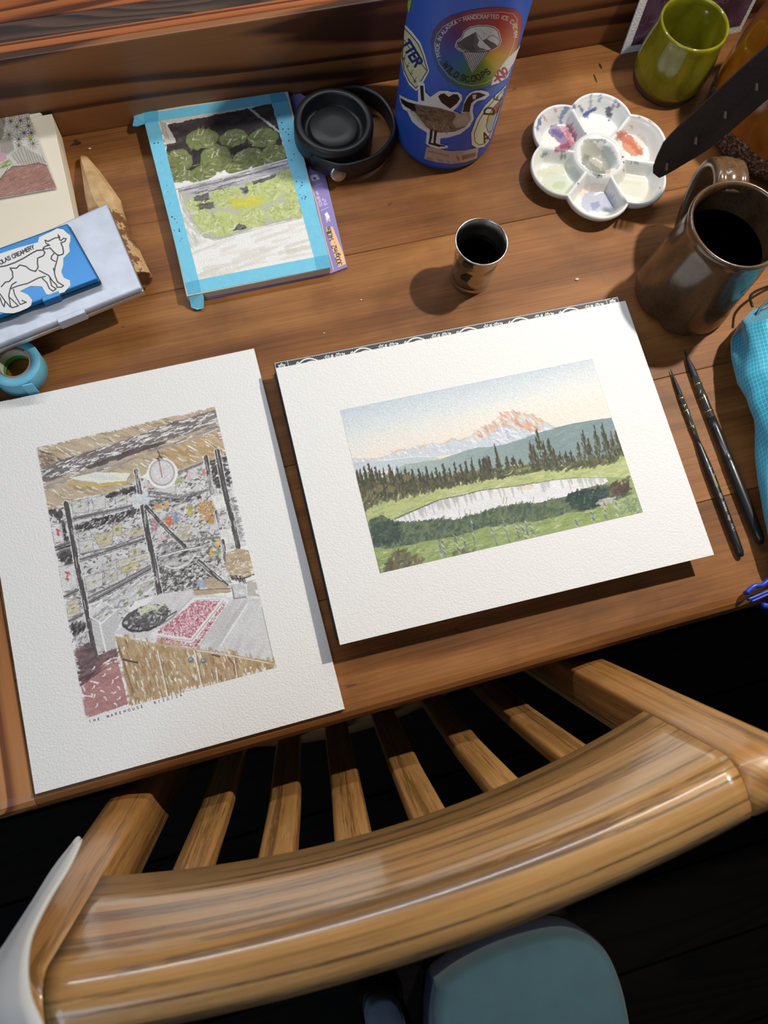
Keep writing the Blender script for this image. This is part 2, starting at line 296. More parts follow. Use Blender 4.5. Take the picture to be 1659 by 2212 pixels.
GLY = {}
def _g(s):
    for line in s.strip().split('\n'):
        ch, w, body = line.split(' ', 2)
        GLY[ch] = (float(w), [[(float(a.split(',')[0]), float(a.split(',')[1])) for a in st.split()] for st in body.split('|')])
_g('''A .7 0,0 .35,1 .7,0|.13,.35 .57,.35
B .6 0,0 0,1 .4,1 .55,.88 .55,.65 .4,.53 0,.53|.4,.53 .6,.4 .6,.13 .45,0 0,0
C .65 .65,.82 .5,1 .2,1 0,.8 0,.2 .2,0 .5,0 .65,.18
D .65 0,0 0,1 .4,1 .65,.75 .65,.25 .4,0 0,0
E .52 .52,1 0,1 0,0 .52,0|0,.52 .42,.52
F .5 .5,1 0,1 0,0|0,.52 .42,.52
G .68 .65,.82 .5,1 .2,1 0,.8 0,.2 .2,0 .5,0 .67,.2 .67,.45 .4,.45
H .62 0,0 0,1|.62,0 .62,1|0,.52 .62,.52
I .1 .05,0 .05,1
J .45 .45,1 .45,.2 .3,0 .1,0 0,.15
K .6 0,0 0,1|.58,1 0,.45|.18,.6 .6,0
L .5 0,1 0,0 .5,0
M .8 0,0 0,1 .4,.35 .8,1 .8,0
N .65 0,0 0,1 .65,0 .65,1
O .7 .2,0 0,.2 0,.8 .2,1 .5,1 .7,.8 .7,.2 .5,0 .2,0
P .58 0,0 0,1 .42,1 .58,.85 .58,.6 .42,.47 0,.47
R .6 0,0 0,1 .42,1 .58,.85 .58,.62 .42,.5 0,.5|.3,.5 .6,0
S .58 .55,.85 .4,1 .15,1 0,.87 0,.65 .15,.54 .42,.48 .57,.35 .57,.13 .42,0 .15,0 0,.15
T .6 0,1 .6,1|.3,1 .3,0
U .62 0,1 0,.2 .18,0 .44,0 .62,.2 .62,1
V .65 0,1 .33,0 .65,1
W .95 0,1 .22,0 .47,.85 .72,0 .95,1
Y .64 0,1 .32,.5 .64,1|.32,.5 .32,0
0 .55 .15,0 0,.2 0,.8 .15,1 .4,1 .55,.8 .55,.2 .4,0 .15,0
1 .3 0,.8 .2,1 .2,0
2 .52 0,.8 .12,1 .4,1 .52,.82 .5,.6 0,0 .54,0
3 .52 0,.9 .15,1 .4,1 .5,.85 .5,.65 .35,.53 .2,.53|.35,.53 .52,.4 .52,.15 .38,0 .12,0 0,.12
4 .56 .42,0 .42,1 0,.3 .56,.3
5 .52 .5,1 .06,1 .03,.55 .35,.6 .52,.42 .52,.18 .35,0 .1,0 0,.12
6 .52 .45,.95 .2,.8 0,.4 0,.18 .15,0 .38,0 .52,.18 .52,.38 .38,.53 .12,.5 0,.35
7 .5 0,1 .5,1 .18,0
8 .52 .15,.53 .03,.66 .03,.87 .15,1 .38,1 .5,.87 .5,.66 .38,.53 .15,.53 0,.38 0,.15 .15,0 .38,0 .52,.15 .52,.38 .38,.53
/ .4 0,-.05 .4,1.05
. .1 .05,0 .06,.04
, .1 .06,.04 .02,-.14
- .4 .05,.45 .35,.45
~ .5 0,.42 .12,.52 .3,.42 .45,.52
" .25 .05,1 .05,.75|.2,1 .2,.75
a .48 .46,.6 .46,0|.46,.15 .32,0 .12,0 0,.15 0,.45 .12,.6 .32,.6 .46,.45
b .48 0,1 0,0|0,.15 .15,0 .34,0 .47,.15 .47,.45 .34,.6 .15,.6 0,.45
c .42 .42,.5 .3,.6 .12,.6 0,.45 0,.15 .12,0 .3,0 .42,.1
d .48 .46,1 .46,0|.46,.15 .32,0 .12,0 0,.15 0,.45 .12,.6 .32,.6 .46,.45
e .48 0,.32 .47,.32 .45,.48 .32,.6 .14,.6 0,.45 0,.15 .14,0 .32,0 .45,.1
g .48 .46,.6 .46,-.15 .32,-.3 .1,-.28|.46,.15 .32,0 .12,0 0,.15 0,.45 .12,.6 .32,.6 .46,.45
h .46 0,1 0,0|0,.42 .15,.6 .34,.6 .46,.45 .46,0
i .08 .04,.6 .04,0|.04,.8 .04,.85
j .15 .12,.6 .12,-.2 0,-.3|.12,.8 .12,.85
k .44 0,1 0,0|.42,.6 0,.2|.14,.32 .44,0
l .08 .04,1 .04,0
m .72 0,.6 0,0|0,.42 .12,.6 .26,.6 .36,.45 .36,0|.36,.42 .48,.6 .62,.6 .72,.45 .72,0
n .46 0,.6 0,0|0,.42 .15,.6 .34,.6 .46,.45 .46,0
o .5 .15,0 0,.15 0,.45 .15,.6 .35,.6 .5,.45 .5,.15 .35,0 .15,0
r .3 0,.6 0,0|0,.4 .15,.58 .3,.58
s .42 .4,.48 .3,.6 .12,.6 .02,.5 .02,.38 .12,.32 .3,.28 .41,.2 .41,.1 .3,0 .1,0 0,.1
t .32 .14,.85 .14,.1 .22,0 .32,.02|0,.6 .3,.6
v .44 0,.6 .22,0 .44,.6
x .44 0,.6 .44,0|.44,.6 0,0''')

class Ras:
    """A canvas of W x H vertices; X, Y hold the tracing coordinates of each vertex."""
    def __init__(s, X, Y, paper=(255, 255, 255)):
        s.X = X.astype(np.float32); s.Y = Y.astype(np.float32); s.h, s.w = X.shape
        s.c = np.empty((s.h, s.w, 3), np.float32); s.c[:] = paper
        s.a = np.zeros((s.h, s.w), np.float32)
        s.u, s.v = np.meshgrid(np.linspace(0, 1, s.w), np.linspace(0, 1, s.h))
        # affine estimate for bounding windows
        s.x0, s.x1, s.y0, s.y1 = s.X.min(), s.X.max(), s.Y.min(), s.Y.max()
        A = np.stack([s.X.ravel()[::97], s.Y.ravel()[::97], np.ones(len(s.X.ravel()[::97]))], 1)
        cc, rr = np.meshgrid(np.arange(s.w), np.arange(s.h))
        s.mc = np.linalg.lstsq(A, cc.ravel()[::97].astype(float), rcond=None)[0]
        s.mr = np.linalg.lstsq(A, rr.ravel()[::97].astype(float), rcond=None)[0]
        s.err = 3+max(np.abs(A@s.mc-cc.ravel()[::97]).max(), np.abs(A@s.mr-rr.ravel()[::97]).max())
        s.k = 1/np.hypot(s.mc[0], s.mc[1])   # tracing units per cell
        s.rs = np.random.RandomState(3); s.dw = 1.3
    def win(s, pts, m):
        p = np.asarray(pts, float); P = np.concatenate([p+[m, m], p-[m, m], p+[m, -m], p+[-m, m]])
        P = np.concatenate([P, np.ones((len(P), 1))], 1)
        c = P@s.mc; r = P@s.mr
        return (slice(max(0, int(r.min()-s.err)), max(0, min(s.h, int(r.max()+s.err)+1))),
                slice(max(0, int(c.min()-s.err)), max(0, min(s.w, int(c.max()+s.err)+1))))
    def put(s, w, m, col, al=1.0):
        if m.size == 0: return
        k = (m*al)[..., None]
        s.c[w] = s.c[w]*(1-k)+np.asarray(col, np.float32)*k
        s.a[w] = np.maximum(s.a[w], m)
    def wrp(s, w, amp, fr=.12, seed=1):
        X, Y = s.X[w], s.Y[w]
        if amp: return X+amp*(fbm(X*fr, Y*fr, seed, 2)-.5)*2, Y+amp*(fbm(X*fr+50, Y*fr, seed+5, 2)-.5)*2
        return X, Y
    def poly(s, pts, col, al=1.0, warp=0, fr=.12, mask=False):
        w = s.win(pts, warp+1); X, Y = s.wrp(w, warp, fr); m = np.zeros(X.shape, bool); n = len(pts)
        for i in range(n):
            (xa, ya), (xb, yb) = pts[i], pts[(i+1) % n]
            if ya == yb: continue
            m ^= ((ya > Y) != (yb > Y)) & (X < (xb-xa)*(Y-ya)/(yb-ya)+xa)
        if mask: return w, m
        s.put(w, m.astype(np.float32), col, al); return w, m
    def line(s, pts, wd, col, al=1.0, w2=None, warp=0):
        w2 = wd if w2 is None else w2; mx = max(wd, w2)
        w = s.win(pts, mx+1+warp); X, Y = s.wrp(w, warp, .3); best = np.zeros(X.shape, np.float32); n = len(pts)-1
        for i in range(n):
            (xa, ya), (xb, yb) = pts[i], pts[i+1]; dx, dy = xb-xa, yb-ya; L = dx*dx+dy*dy+1e-9
            t = np.clip(((X-xa)*dx+(Y-ya)*dy)/L, 0, 1)
            d = np.hypot(X-xa-t*dx, Y-ya-t*dy); ww = wd+(w2-wd)*((i+t)/n)
            best = np.maximum(best, np.clip((ww*.5-d)/s.k+.5, 0, 1))
        s.put(w, best, col, al)
    def ell(s, cx, cy, rx, ry, rot, col, al=1.0, warp=0, fr=.12):
        R_ = max(rx, ry); w = s.win([(cx-R_, cy-R_), (cx+R_, cy+R_)], warp+1); X, Y = s.wrp(w, warp, fr)
        c, q = math.cos(rot), math.sin(rot); a = ((X-cx)*c+(Y-cy)*q)/rx; b = (-(X-cx)*q+(Y-cy)*c)/ry
        d = (1-np.hypot(a, b))*min(rx, ry)/s.k; s.put(w, np.clip(d+.5, 0, 1).astype(np.float32), col, al)
    def daubs(s, pts, n, ln, wd, ang, cols, al=.85, jl=.5, ja=.3):
        """n brush dabs inside a polygon"""
        p = np.asarray(pts); lo, hi = p.min(0), p.max(0); rs = s.rs; k = 0; m = len(pts); tries = 0
        while k < n and tries < n*12:
            tries += 1
            x, y = lo+rs.rand(2)*(hi-lo); ins = False
            for i in range(m):
                (xa, ya), (xb, yb) = pts[i], pts[(i+1) % m]
                if (ya > y) != (yb > y) and x < (xb-xa)*(y-ya)/(yb-ya)+xa: ins = not ins
            if not ins: continue
            k += 1
            a = ang+(rs.rand()-.5)*2*ja; l = ln*(1+(rs.rand()-.5)*2*jl)*.5; ww = wd*(.6+.8*rs.rand())
            c = np.array(cols[rs.randint(len(cols))])+(rs.rand()-.5)*16
            s.line([(x-l*math.cos(a), y-l*math.sin(a)), (x, y+(rs.rand()-.5)*ww*.5), (x+l*math.cos(a), y+l*math.sin(a))], ww, c, al*(.7+.3*rs.rand()), ww*.6, warp=s.dw)
    def text(s, st, x, y, size, ang, wd, col, sp=.16, path=None, shear=0):
        """stroke lettering along a straight baseline or path(t)->(x,y,angle), t in tracing units"""
        pos = 0
        for ch in st:
            if ch == ' ': pos += size*.45; continue
            wdt, sts = GLY[ch]
            if path: bx, by, a = path(pos+wdt*size/2); ox = -wdt*size/2
            else: bx, by, a = x+pos*math.cos(ang), y+pos*math.sin(ang), ang; ox = 0
            c, q = math.cos(a), math.sin(a)
            for p in sts:
                P = []
                for gx, gy in p:
                    lx = ox+(gx+shear*gy)*size; ly = -gy*size
                    P.append((bx+lx*c-ly*q, by+lx*q+ly*c))
                s.line(P, wd, col)
            pos += (wdt+sp)*size
        return pos
    def grain(s, amp, fr=.5, seed=4):
        n = fbm(s.X*fr, s.Y*fr, seed, 2)-.5
        s.c *= (1+amp*n)[..., None]
def arc_path(cx, cy, r, a0, sgn=1):
    """text path on a circle; sgn 1: clockwise on screen reading outward-up"""
    def f(t):
        a = a0+sgn*t/r
        return cx+r*math.cos(a), cy+r*math.sin(a), a+sgn*math.pi/2
    return f
def pl_path(pts):
    P = np.asarray(pts, float); D = np.hypot(*np.diff(P, axis=0).T); S = np.concatenate([[0], np.cumsum(D)])
    def f(t):
        i = int(np.clip(np.searchsorted(S, t)-1, 0, len(D)-1)); k = (t-S[i])/D[i]
        q = P[i]+(P[i+1]-P[i])*k; d = P[i+1]-P[i]
        return q[0], q[1], math.atan2(d[1], d[0])
    return f

# ---- the landscape watercolour ----
def paint_landscape(R):
    A = tr(720, 760, .2215); B = tr(1040, 760, .2215); u, v = R.u, R.v
    def mix(a, b, t): return np.asarray(a, np.float32)*(1-t[..., None])+np.asarray(b, np.float32)*t[..., None]
    hy = .43-.14*u+0*v; t = np.clip(v/hy, 0, 1.4)
    cool = np.clip(1-t*1.35, 0, 1)**1.2; warm = np.clip((t-.35)*1.6, 0, 1)*(1-.45*u)
    base = mix((243, 242, 240), (172, 198, 222), cool*(.72-.15*u)); base = base*(1-warm[..., None]*.75)+np.array((244, 222, 196))*warm[..., None]*.75
    base += (fbm(R.X*.45, R.Y*.45, 3, 3)-.5)[..., None]*10*(1+2*cool[..., None]); R.c[:] = base; R.a[:] = 1
    sky = A(180,1040,330,1050,470,1030,560,1000,620,960,700,960,820,940,870,910,920,905,960,890,1040,900,1100,880,1150,845,1190,850,1240,870,1280,840,1340,830,1400,770,1460,730,1500,722)+B(90,715,110,690,170,630,250,585,330,585,410,610,480,610,560,650,640,690,730,740)
    hill = B(730,740,560,790,400,850,230,900,100,925,0,930)+A(1400,940,1260,970,1100,1010,960,1030,640,1130,300,1200,200,1150)
    R.poly(sky+hill, (205, 214, 230), warp=1); m = sky+hill
    R.daubs(m, 260, 9, 3.2, .6, [(186, 200, 224), (236, 238, 245), (198, 206, 226), (246, 246, 250)], .8)
    pk = B(0,780,90,715,170,630,250,585,330,585,410,610,480,610,560,650,640,690,560,770,420,760,250,740,130,790,0,840)+A(1350,860,1400,770,1460,730)
    R.daubs(pk, 170, 11, 3.6, .75, [(236, 196, 150), (240, 178, 140), (226, 188, 128), (228, 150, 130), (250, 236, 220)], .85)
    R.daubs(B(130,790,250,740,420,770,330,860,150,890), 46, 12, 4, .6, [(190, 200, 224), (176, 188, 216), (240, 240, 246)], .8)
    for p in (A(600,985,650,955,700,960), A(840,950,880,915,900,925), A(1100,890,1150,850,1190,855), A(1240,865,1280,845,1300,850)): R.line(p, 4, (238, 196, 150), .8)
    R.line(sky, 1.2, (205, 186, 176), .6)
    R.poly(A(190,1080,500,1065,800,1022,960,1022,1060,1045,640,1140,300,1210,205,1160), (193, 207, 216), .95, 1)
    R.line(A(430,1060,640,1040,820,1020,960,1022), 2, (240, 242, 246), .8)
    h2 = A(600,1150,700,1095,840,1075,1040,1050,1150,1010,1300,960,1430,932)+B(100,925,230,900,400,850,560,790,730,740,900,700,1080,670,1270,645,1395,1010,900,1150,0,1210)+A(1000,1260,600,1260)
    w, mm = R.poly(h2, (160, 182, 180), 1, 1); k = np.clip((R.X[w]-900)/300, 0, 1)
    R.put(w, mm*k, (116, 144, 150), .85)
    R.daubs(h2, 240, 16, 5, -.35, [(150, 174, 174), (128, 154, 158), (112, 140, 150), (142, 166, 160)], .35)
    R.line(B(730,740,900,700,1080,670,1270,645), 1.4, (100, 128, 132), .7)
    R.poly(A(215,1300,1500,1180)+B(1400,1000,1590,1580)+A(450,2170), (150, 172, 98), 1, 1)
    mead = A(215,1400,640,1380,1000,1300,1500,1180)+B(300,1100,900,1100,1400,1010,1480,1230,1210,1225,900,1240,400,1300,0,1350)+A(1240,1400,1040,1440,900,1500,600,1625,400,1640,335,1690)
    w, mm = R.poly(mead, (186, 200, 122), 1, 1.5)
    R.daubs(mead, 420, 20, 4.5, -.3, [(196, 206, 120), (168, 186, 108), (208, 212, 140), (150, 170, 98), (182, 184, 100)], .55)
    drk = [(74, 72, 60), (62, 62, 54), (88, 86, 62), (70, 78, 60), (104, 98, 66)]
    under = A(215,1200,600,1190,1000,1230,1500,1130,1500,1235,1000,1330,760,1400,640,1420,470,1470,310,1540)+[]
    R.poly(A(225,1250,600,1220,1000,1230,1500,1140,1500,1215,1000,1300,700,1370,470,1430,300,1490), (98, 96, 68), .75, 4, .2)
    R.daubs(under, 420, 10, 5, -1.2, drk+[(122, 116, 74), (132, 128, 80)], .75)
    R.daubs(B(0,1150,400,1110,900,1080,1390,1000,1390,1060,900,1150,500,1160,200,1230,0,1240), 260, 11, 5, -.5, drk+[(110, 116, 76), (96, 112, 76)], .75)
    def tree(x, y0, y1, wd, seedcol=drk):
        n = int((y1-y0)*.9)
        for i in range(n):
            t = R.rs.rand()**.75; yy = y0+(y1-y0)*t; ww = wd*(.08+.92*t**.9)
            xx = x+(yy-y0)*.2+(R.rs.rand()-.5)*ww; c = seedcol[R.rs.randint(len(seedcol))]; l = 2+R.rs.rand()*3.5
            R.line([(xx-.3*l, yy-l*.6), (xx+.25*l, yy+l*.8)], 2.6+R.rs.rand()*2, c, .85, 2, 1.2)
        R.line([(x, y0-4), (x+(y1-y0)*.1, (y0+y1)*.5)], 1.8, (58, 58, 50), .9, 2.6, 1)
    base = lambda x: 1475-(x-220)*.19
    for x, y in ((230,1170),(262,1160),(300,1132),(345,1108),(375,1150),(412,1142),(450,1170),(485,1152),(545,1114),(575,1160),(622,1134),(660,1180),(700,1144),(735,1190),(770,1160),(832,1158),(870,1190),(905,1134),(960,1182),(1000,1144),(1035,1190),(1070,1108),(1135,1152),(1180,1092),(1240,1112),(1290,1082),(1345,1052),(1425,1056),(1470,1044),(1500,1024)):
        p = A(x, y)[0]; yb = 760+.2215*(min(base(x), y+230)); tree(p[0], p[1], yb, 10+R.rs.rand()*5)
    for x, y, b, wd in ((10,1060,1190,10),(40,1042,1190,10),(70,1034,1180,11),(128,915,1185,17),(245,1034,1130,15),(310,1034,1130,17),(380,1064,1120,14),(470,885,1135,20),(505,920,1135,20),(540,772,1135,26),(600,885,1130,20),(650,862,1120,22),(700,950,1110,20),(760,990,1090,20),(820,990,1080,20),(870,980,1080,18),(940,900,1100,20),(985,782,1110,26),(1040,860,1100,22),(1100,732,1080,21),(1175,712,1060,20),(1215,840,1040,20),(1262,792,1030,17),(1310,784,1010,15),(1350,900,1005,14)):
        p = B(x, y)[0]; tree(p[0], p[1], 760+.2215*b, wd, drk if x < 900 else drk+[(92, 96, 60), (108, 110, 70)])
    pond = A(600,1632,900,1504,1040,1442,1240,1404,1445,1352)+B(0,1352,400,1302,700,1252,1000,1226,1210,1232,1235,1262,1130,1330,1020,1380,820,1440,600,1500,300,1530,100,1560,0,1590)+A(1400,1610,1240,1660,1000,1660,870,1665,700,1675)
    R.poly(pond, (232, 232, 236), 1, 1)
    R.daubs(pond, 60, 30, 7, -.25, [(240, 240, 244), (226, 226, 232)], .5)
    for i in range(74):
        t = R.rs.rand(); k = int(t*8); P = np.array(A(640,1610,900,1510,1040,1450,1240,1412,1445,1360)+B(400,1310,700,1262,1000,1236,1180,1236)); a, b = P[min(k, 7)], P[min(k, 7)+1]; q = a+(b-a)*(t*8-k)
        L = 6+R.rs.rand()*16; R.line([(q[0], q[1]+1), (q[0]+L*.3, q[1]+L)], 4+R.rs.rand()*3, (188, 186, 188), .7, 2.5)
    R.ell(*B(450,1325)[0], 14, 5, -.2, (240, 212, 200), .7, 2)
    R.line(A(600,1628,900,1500,1040,1440,1240,1402,1445,1350)+B(400,1300,700,1250), 3, (98, 104, 82), .9, 1.6, 1.5)
    R.line(B(700,1250,1000,1225,1200,1228), 1.5, (130, 134, 110), .8)
    sh = A(340,1660,460,1590,600,1650,700,1660,870,1645,1000,1630,1240,1630,1330,1590,1440,1575)+B(0,1570,100,1530,300,1490,600,1465,820,1405,880,1380,1020,1340,1130,1300,1240,1300,1480,1380,1300,1460,1080,1545,850,1570,600,1645,300,1690,0,1730)+A(1240,1800,920,1850,700,1900,520,1930,390,1900)
    R.poly(sh, (98, 116, 84), 1, 3, .25)
    R.daubs(sh, 700, 9, 5.5, -.9, [(70, 90, 76), (62, 86, 66), (92, 108, 78), (116, 124, 74), (56, 82, 80), (80, 100, 70), (104, 128, 100)], .8, .5, .8)
    R.daubs(A(360,1680,620,1650,660,1850,400,1900), 120, 9, 6, -.9, [(56, 72, 66), (66, 86, 84), (50, 66, 56)], .8, .5, 1)
    R.daubs(B(830,1420,900,1380,1050,1340,1230,1320,1250,1380,1090,1540,950,1560), 150, 9, 6, -.7, [(42, 66, 62), (36, 58, 56), (58, 82, 72)], .9, .5, 1)
    fld = A(400,1910,520,1925,700,1895,920,1845,1240,1795)+B(0,1725,300,1685,600,1642,850,1575,1080,1545,1300,1450,1490,1390,1575,1565,1000,1660)+A(1445,1925,900,2035,455,2160)
    R.poly(fld, (146, 170, 92), 1, 1.5)
    R.daubs(fld, 420, 20, 6, -.3, [(134, 160, 80), (156, 178, 100), (122, 150, 70), (172, 188, 118)], .55)
    R.daubs(fld, 60, 12, 2.6, -.25, [(196, 206, 150), (204, 212, 168)], .8)
    R.daubs(A(480,2120,620,1930,700,1930,800,2000,900,2030,860,2070,500,2150), 130, 9, 5, -1.1, [(92, 84, 64), (110, 98, 68), (80, 76, 62), (128, 112, 76), (100, 106, 80)], .85, .5, .7)
    R.daubs(A(1150,1960,1260,1910,1400,1930,1380,1960,1160,2000), 30, 8, 4, -1, [(110, 104, 74), (96, 96, 72)], .8)
    R.daubs(B(1230,1330,1300,1260,1440,1230,1460,1370,1350,1400), 46, 9, 7, -1, [(80, 60, 52), (96, 72, 58), (70, 64, 56)], .9, .5, .8)
    R.daubs(B(1100,1440,1290,1420,1290,1470,1120,1500), 24, 8, 5, -.3, [(206, 196, 186), (190, 182, 170)], .8)
    def stalk(p, q):
        R.line([p, q], 2.4, (116, 130, 136), .85)
        for i in range(9):
            t = i/8; x, y = p[0]+(q[0]-p[0])*t, p[1]+(q[1]-p[1])*t
            R.line([(x-2.5+R.rs.rand()*2, y-2), (x+2.5, y+2)], 2.6, [(128, 140, 148), (96, 112, 112), (186, 198, 176)][R.rs.randint(3)], .85)
    for a in ((1030,1840,1050,1990),(1060,1850,1085,1990),(1175,1790,1230,1960),(1255,1760,1300,1950),(1340,1620,1385,1940)): p = A(*a); stalk(p[0], p[1])
    for a in ((80,1700,150,1880),(200,1600,270,1850),(330,1680,365,1810),(390,1700,430,1820),(430,1640,450,1800),(480,1690,510,1790),(920,1640,930,1700),(1070,1560,1100,1660),(1195,1470,1215,1630),(1310,1460,1320,1600),(1430,1420,1440,1590),(1500,1420,1520,1570)): p = B(*a); stalk(p[0], p[1])
    R.daubs(B(1360,1440,1500,1400,1560,1550,1380,1600), 60, 7, 4, -.6, [(176, 196, 110), (110, 136, 120), (140, 164, 84)], .8)
    for p in (A(720,1230), A(560,1340), A(440,1330)): R.ell(*p[0], 10, 7, 0, (150, 136, 80), .5, 3)
    for x in (1230,1290,1340,1500): p = A(x, 1600)[0]; R.line([p, (p[0]-2+R.rs.rand()*6, p[1]-14)], 1.2, (120, 136, 96), .8)
    for x in (210,240,500,640,700,1000): p = B(x, 1480)[0]; R.line([p, (p[0]+2, p[1]-14)], 1.2, (120, 136, 96), .8)
    R.line(A(65,570)+B(1080,68), 2, (168, 192, 206), .5); R.line(A(65,570,215,1180), 1.6, (196, 200, 196), .6)
    R.line(A(215,1180,455,2160), 2, (100, 110, 80), .5); R.line(B(1080,68,1270,645), 1.4, (200, 198, 196), .7)
    R.grain(.10, .6)

# ---- the storeroom watercolour ----
def paint_store(R):
    C = tr(70, 870, .1688); D = tr(310, 870, .1808); E = tr(110, 1190, .1718); F = tr(340, 1190, .1718)
    WH = (238, 236, 238); R.c[:] = WH; R.a[:] = 1
    blk = [(58, 52, 56), (72, 66, 70), (46, 42, 46), (88, 82, 86)]; gry = [(170, 168, 172), (150, 148, 152), (190, 188, 192), (206, 204, 208), (126, 122, 126)]
    tan = [(190, 164, 132), (178, 150, 116), (202, 178, 146), (166, 136, 102)]
    # shelves: busy grey ground
    shelf = C(200,1370,380,1280,1000,1150,1300,1000)+D(400,800,700,690,985,600,1090,1120,1230,1700)+F(840,10,930,400,460,490,30,540)+E(1340,560,1050,640,800,1010,820,1300,320,1260)
    R.poly(shelf, (208, 206, 210), 1, 2)
    R.daubs(shelf, 1500, 8, 3.4, -.35, gry+[(235, 234, 236), (240, 240, 242)], .8, .5, .9)
    R.daubs(shelf, 1250, 6, 2.8, -.3, blk+[(110, 104, 108)], .8, .5, .9)
    R.daubs(shelf, 420, 8, 1.8, -.4, [WH], .9, .5, .9)
    dz = C(560,1560,700,1520,960,1450,1370,1345,1385,1430,1000,1540,800,1590,640,1660,570,1650)
    R.poly(dz, (70, 66, 68), 1, 3, .3); R.daubs(dz, 90, 8, 5, -.4, blk, .9); R.daubs(dz, 60, 5, 2, -.8, [WH], .9)
    R.daubs(C(210,1390,370,1380,460,1760,400,1780,330,1480,220,1440), 70, 7, 5, 1.2, blk, .9)
    R.daubs(C(300,1850,480,1800,510,2074,330,1980), 70, 10, 5, -.9, blk, .85); R.daubs(C(960,1180,1330,1060,1330,1130,980,1210), 50, 7, 5, -.4, blk, .9)
    R.daubs(D(800,690,990,620,1050,900,1060,1000,850,1020), 130, 8, 4, -.4, blk, .85); R.daubs(D(1060,1150,1120,1150,1220,1600,1130,1600), 70, 6, 3.2, -.5, gry+[(120, 118, 120)], .9)
    R.daubs(D(60,1180,330,1100,700,1060,700,1150,340,1240,80,1290), 120, 8, 4, -.3, blk+gry, .85)
    R.daubs(F(0,160,250,240,540,120,840,400,460,480,60,540), 330, 6, 3, -.4, blk+[(104, 90, 92), (130, 118, 118)], .85, .5, 1)
    R.daubs(D(180,1620,480,1580,900,1560,920,1900,650,1936,160,1930), 330, 7, 3.4, -.3, blk+gry, .8, .5, 1)
    # ceiling boards
    ceil = C(55,575,210,515,520,455,830,380,1180,290,1440,240,1659,190)+D(0,240,350,150,850,45,985,600,850,680,700,700,400,800,380,700,200,640)+C(1560,830,1300,1010,1000,1150,580,1220,380,1290,200,1370)
    R.poly(ceil, (196, 172, 142), 1, 1.5)
    R.daubs(ceil, 300, 26, 7, .35, tan, .6, .5, .15)
    R.daubs(D(200,640,400,530,720,420,940,340,970,560,700,690,400,780), 120, 24, 8, .5, [(178, 136, 84), (190, 154, 104), (202, 172, 128)], .75, .5, .2)
    R.daubs(ceil, 120, 15, 2.2, .4, [(246, 244, 244)], .9, .6, .25); R.daubs(ceil, 60, 16, 2.2, .35, [(122, 96, 74)], .7, .5, .2)
    R.daubs(C(60,600,250,640,400,740,110,820), 40, 14, 3, .3, [(106, 84, 68), (128, 106, 86)], .8)
    beam = C(100,830,410,735,640,650,1050,530,1540,350)+D(110,320,350,245,850,85,895,235,600,340,300,420,0,505)+C(1420,600,1060,700,800,810,470,905,145,1040)
    R.poly(beam, (124, 114, 114), 1, 1.5); R.daubs(beam, 220, 26, 6, -.36, [(112, 102, 104), (134, 124, 122), (100, 90, 92)], .7, .5, .12)
    R.daubs(beam, 150, 14, 2.4, -.38, [(246, 244, 246)], .9, .6, .2); R.daubs(C(760,800,1150,640,1659,480,1659,530,1200,690,800,830), 60, 22, 5, -.36, [(78, 68, 70), (92, 82, 84)], .9, .4, .08)
    st = C(150,1060,800,830,1659,610)+D(0,600,350,470,900,265,915,320,400,500,0,625)+C(1100,830,420,1020,170,1130)
    R.poly(st, (170, 154, 148), 1, 1.2); R.daubs(st, 90, 24, 3, -.34, [(150, 134, 128), (190, 174, 164), (128, 112, 110), (240, 238, 238)], .8, .5, .1)
    lamp = C(470,960,800,895,1000,890,1250,905,1200,1000,900,1030,700,1000,560,985); R.poly(lamp, (232, 232, 212), 1, 1.5)
    R.poly(C(690,930,800,905,1110,950,1120,985,900,990,700,950), (214, 220, 224), .9, 1)
    R.line(C(450,1022,600,1048,870,1062,1100,1020,1190,1024), 4.2, (222, 182, 52), .95, None, .8)
    # containers on the shelves
    def box(p, col, lab=None):
        R.poly(p, col, .75, 2, .3); R.line(p+[p[0]], 1.6, (140, 138, 142), .8)
        c = np.mean(np.array(p), 0); R.daubs(p, 12, 6, 3, -.5, [col, (232, 231, 232), (176, 172, 174)], .7)
        if lab: R.ell(c[0], c[1], 4.5, 1.8, -.5, lab, .95)
    gr_ = (128, 156, 70)
    for p, c, l in ((C(500,1260,710,1220,715,1400,520,1420), (206, 204, 202), gr_), (C(760,1210,930,1185,935,1350,790,1380), (214, 210, 212), None), (C(1060,1200,1200,1180,1210,1300,1070,1320), (206, 210, 214), gr_),
                    (C(780,1690,1020,1640,1030,1800,860,1860), (206, 186, 140), gr_), (C(1020,1570,1140,1550,1140,1700,1040,1700), (216, 196, 110), gr_), (C(590,1780,770,1750,780,1890,610,1920), (210, 206, 204), gr_),
                    (C(1180,1640,1420,1600,1430,1690,1200,1730), (214, 176, 150), gr_), (C(580,1660,740,1630,750,1720,600,1740), (208, 206, 206), gr_), (C(1230,1900,1380,1860,1390,1950,1240,2000), (206, 190, 160), gr_),
                    (E(420,330,650,260,650,440,450,520), (214, 208, 204), gr_), (E(670,250,830,210,840,350,690,430), (204, 196, 190), gr_), (E(850,230,1110,120,1110,230,900,280), (214, 190, 120), gr_),
                    (E(640,170,820,110,830,210,660,250), (200, 196, 196), gr_), (E(840,120,1240,20,1240,90,860,210), (210, 202, 182), gr_), (E(190,660,340,590,370,780,220,850), (214, 194, 158), gr_),
                    (E(100,200,290,160,340,470,150,520), (226, 222, 224), None), (C(240,1560,370,1540,410,1780,280,1790), (228, 224, 226), None)): box(p, c, l)
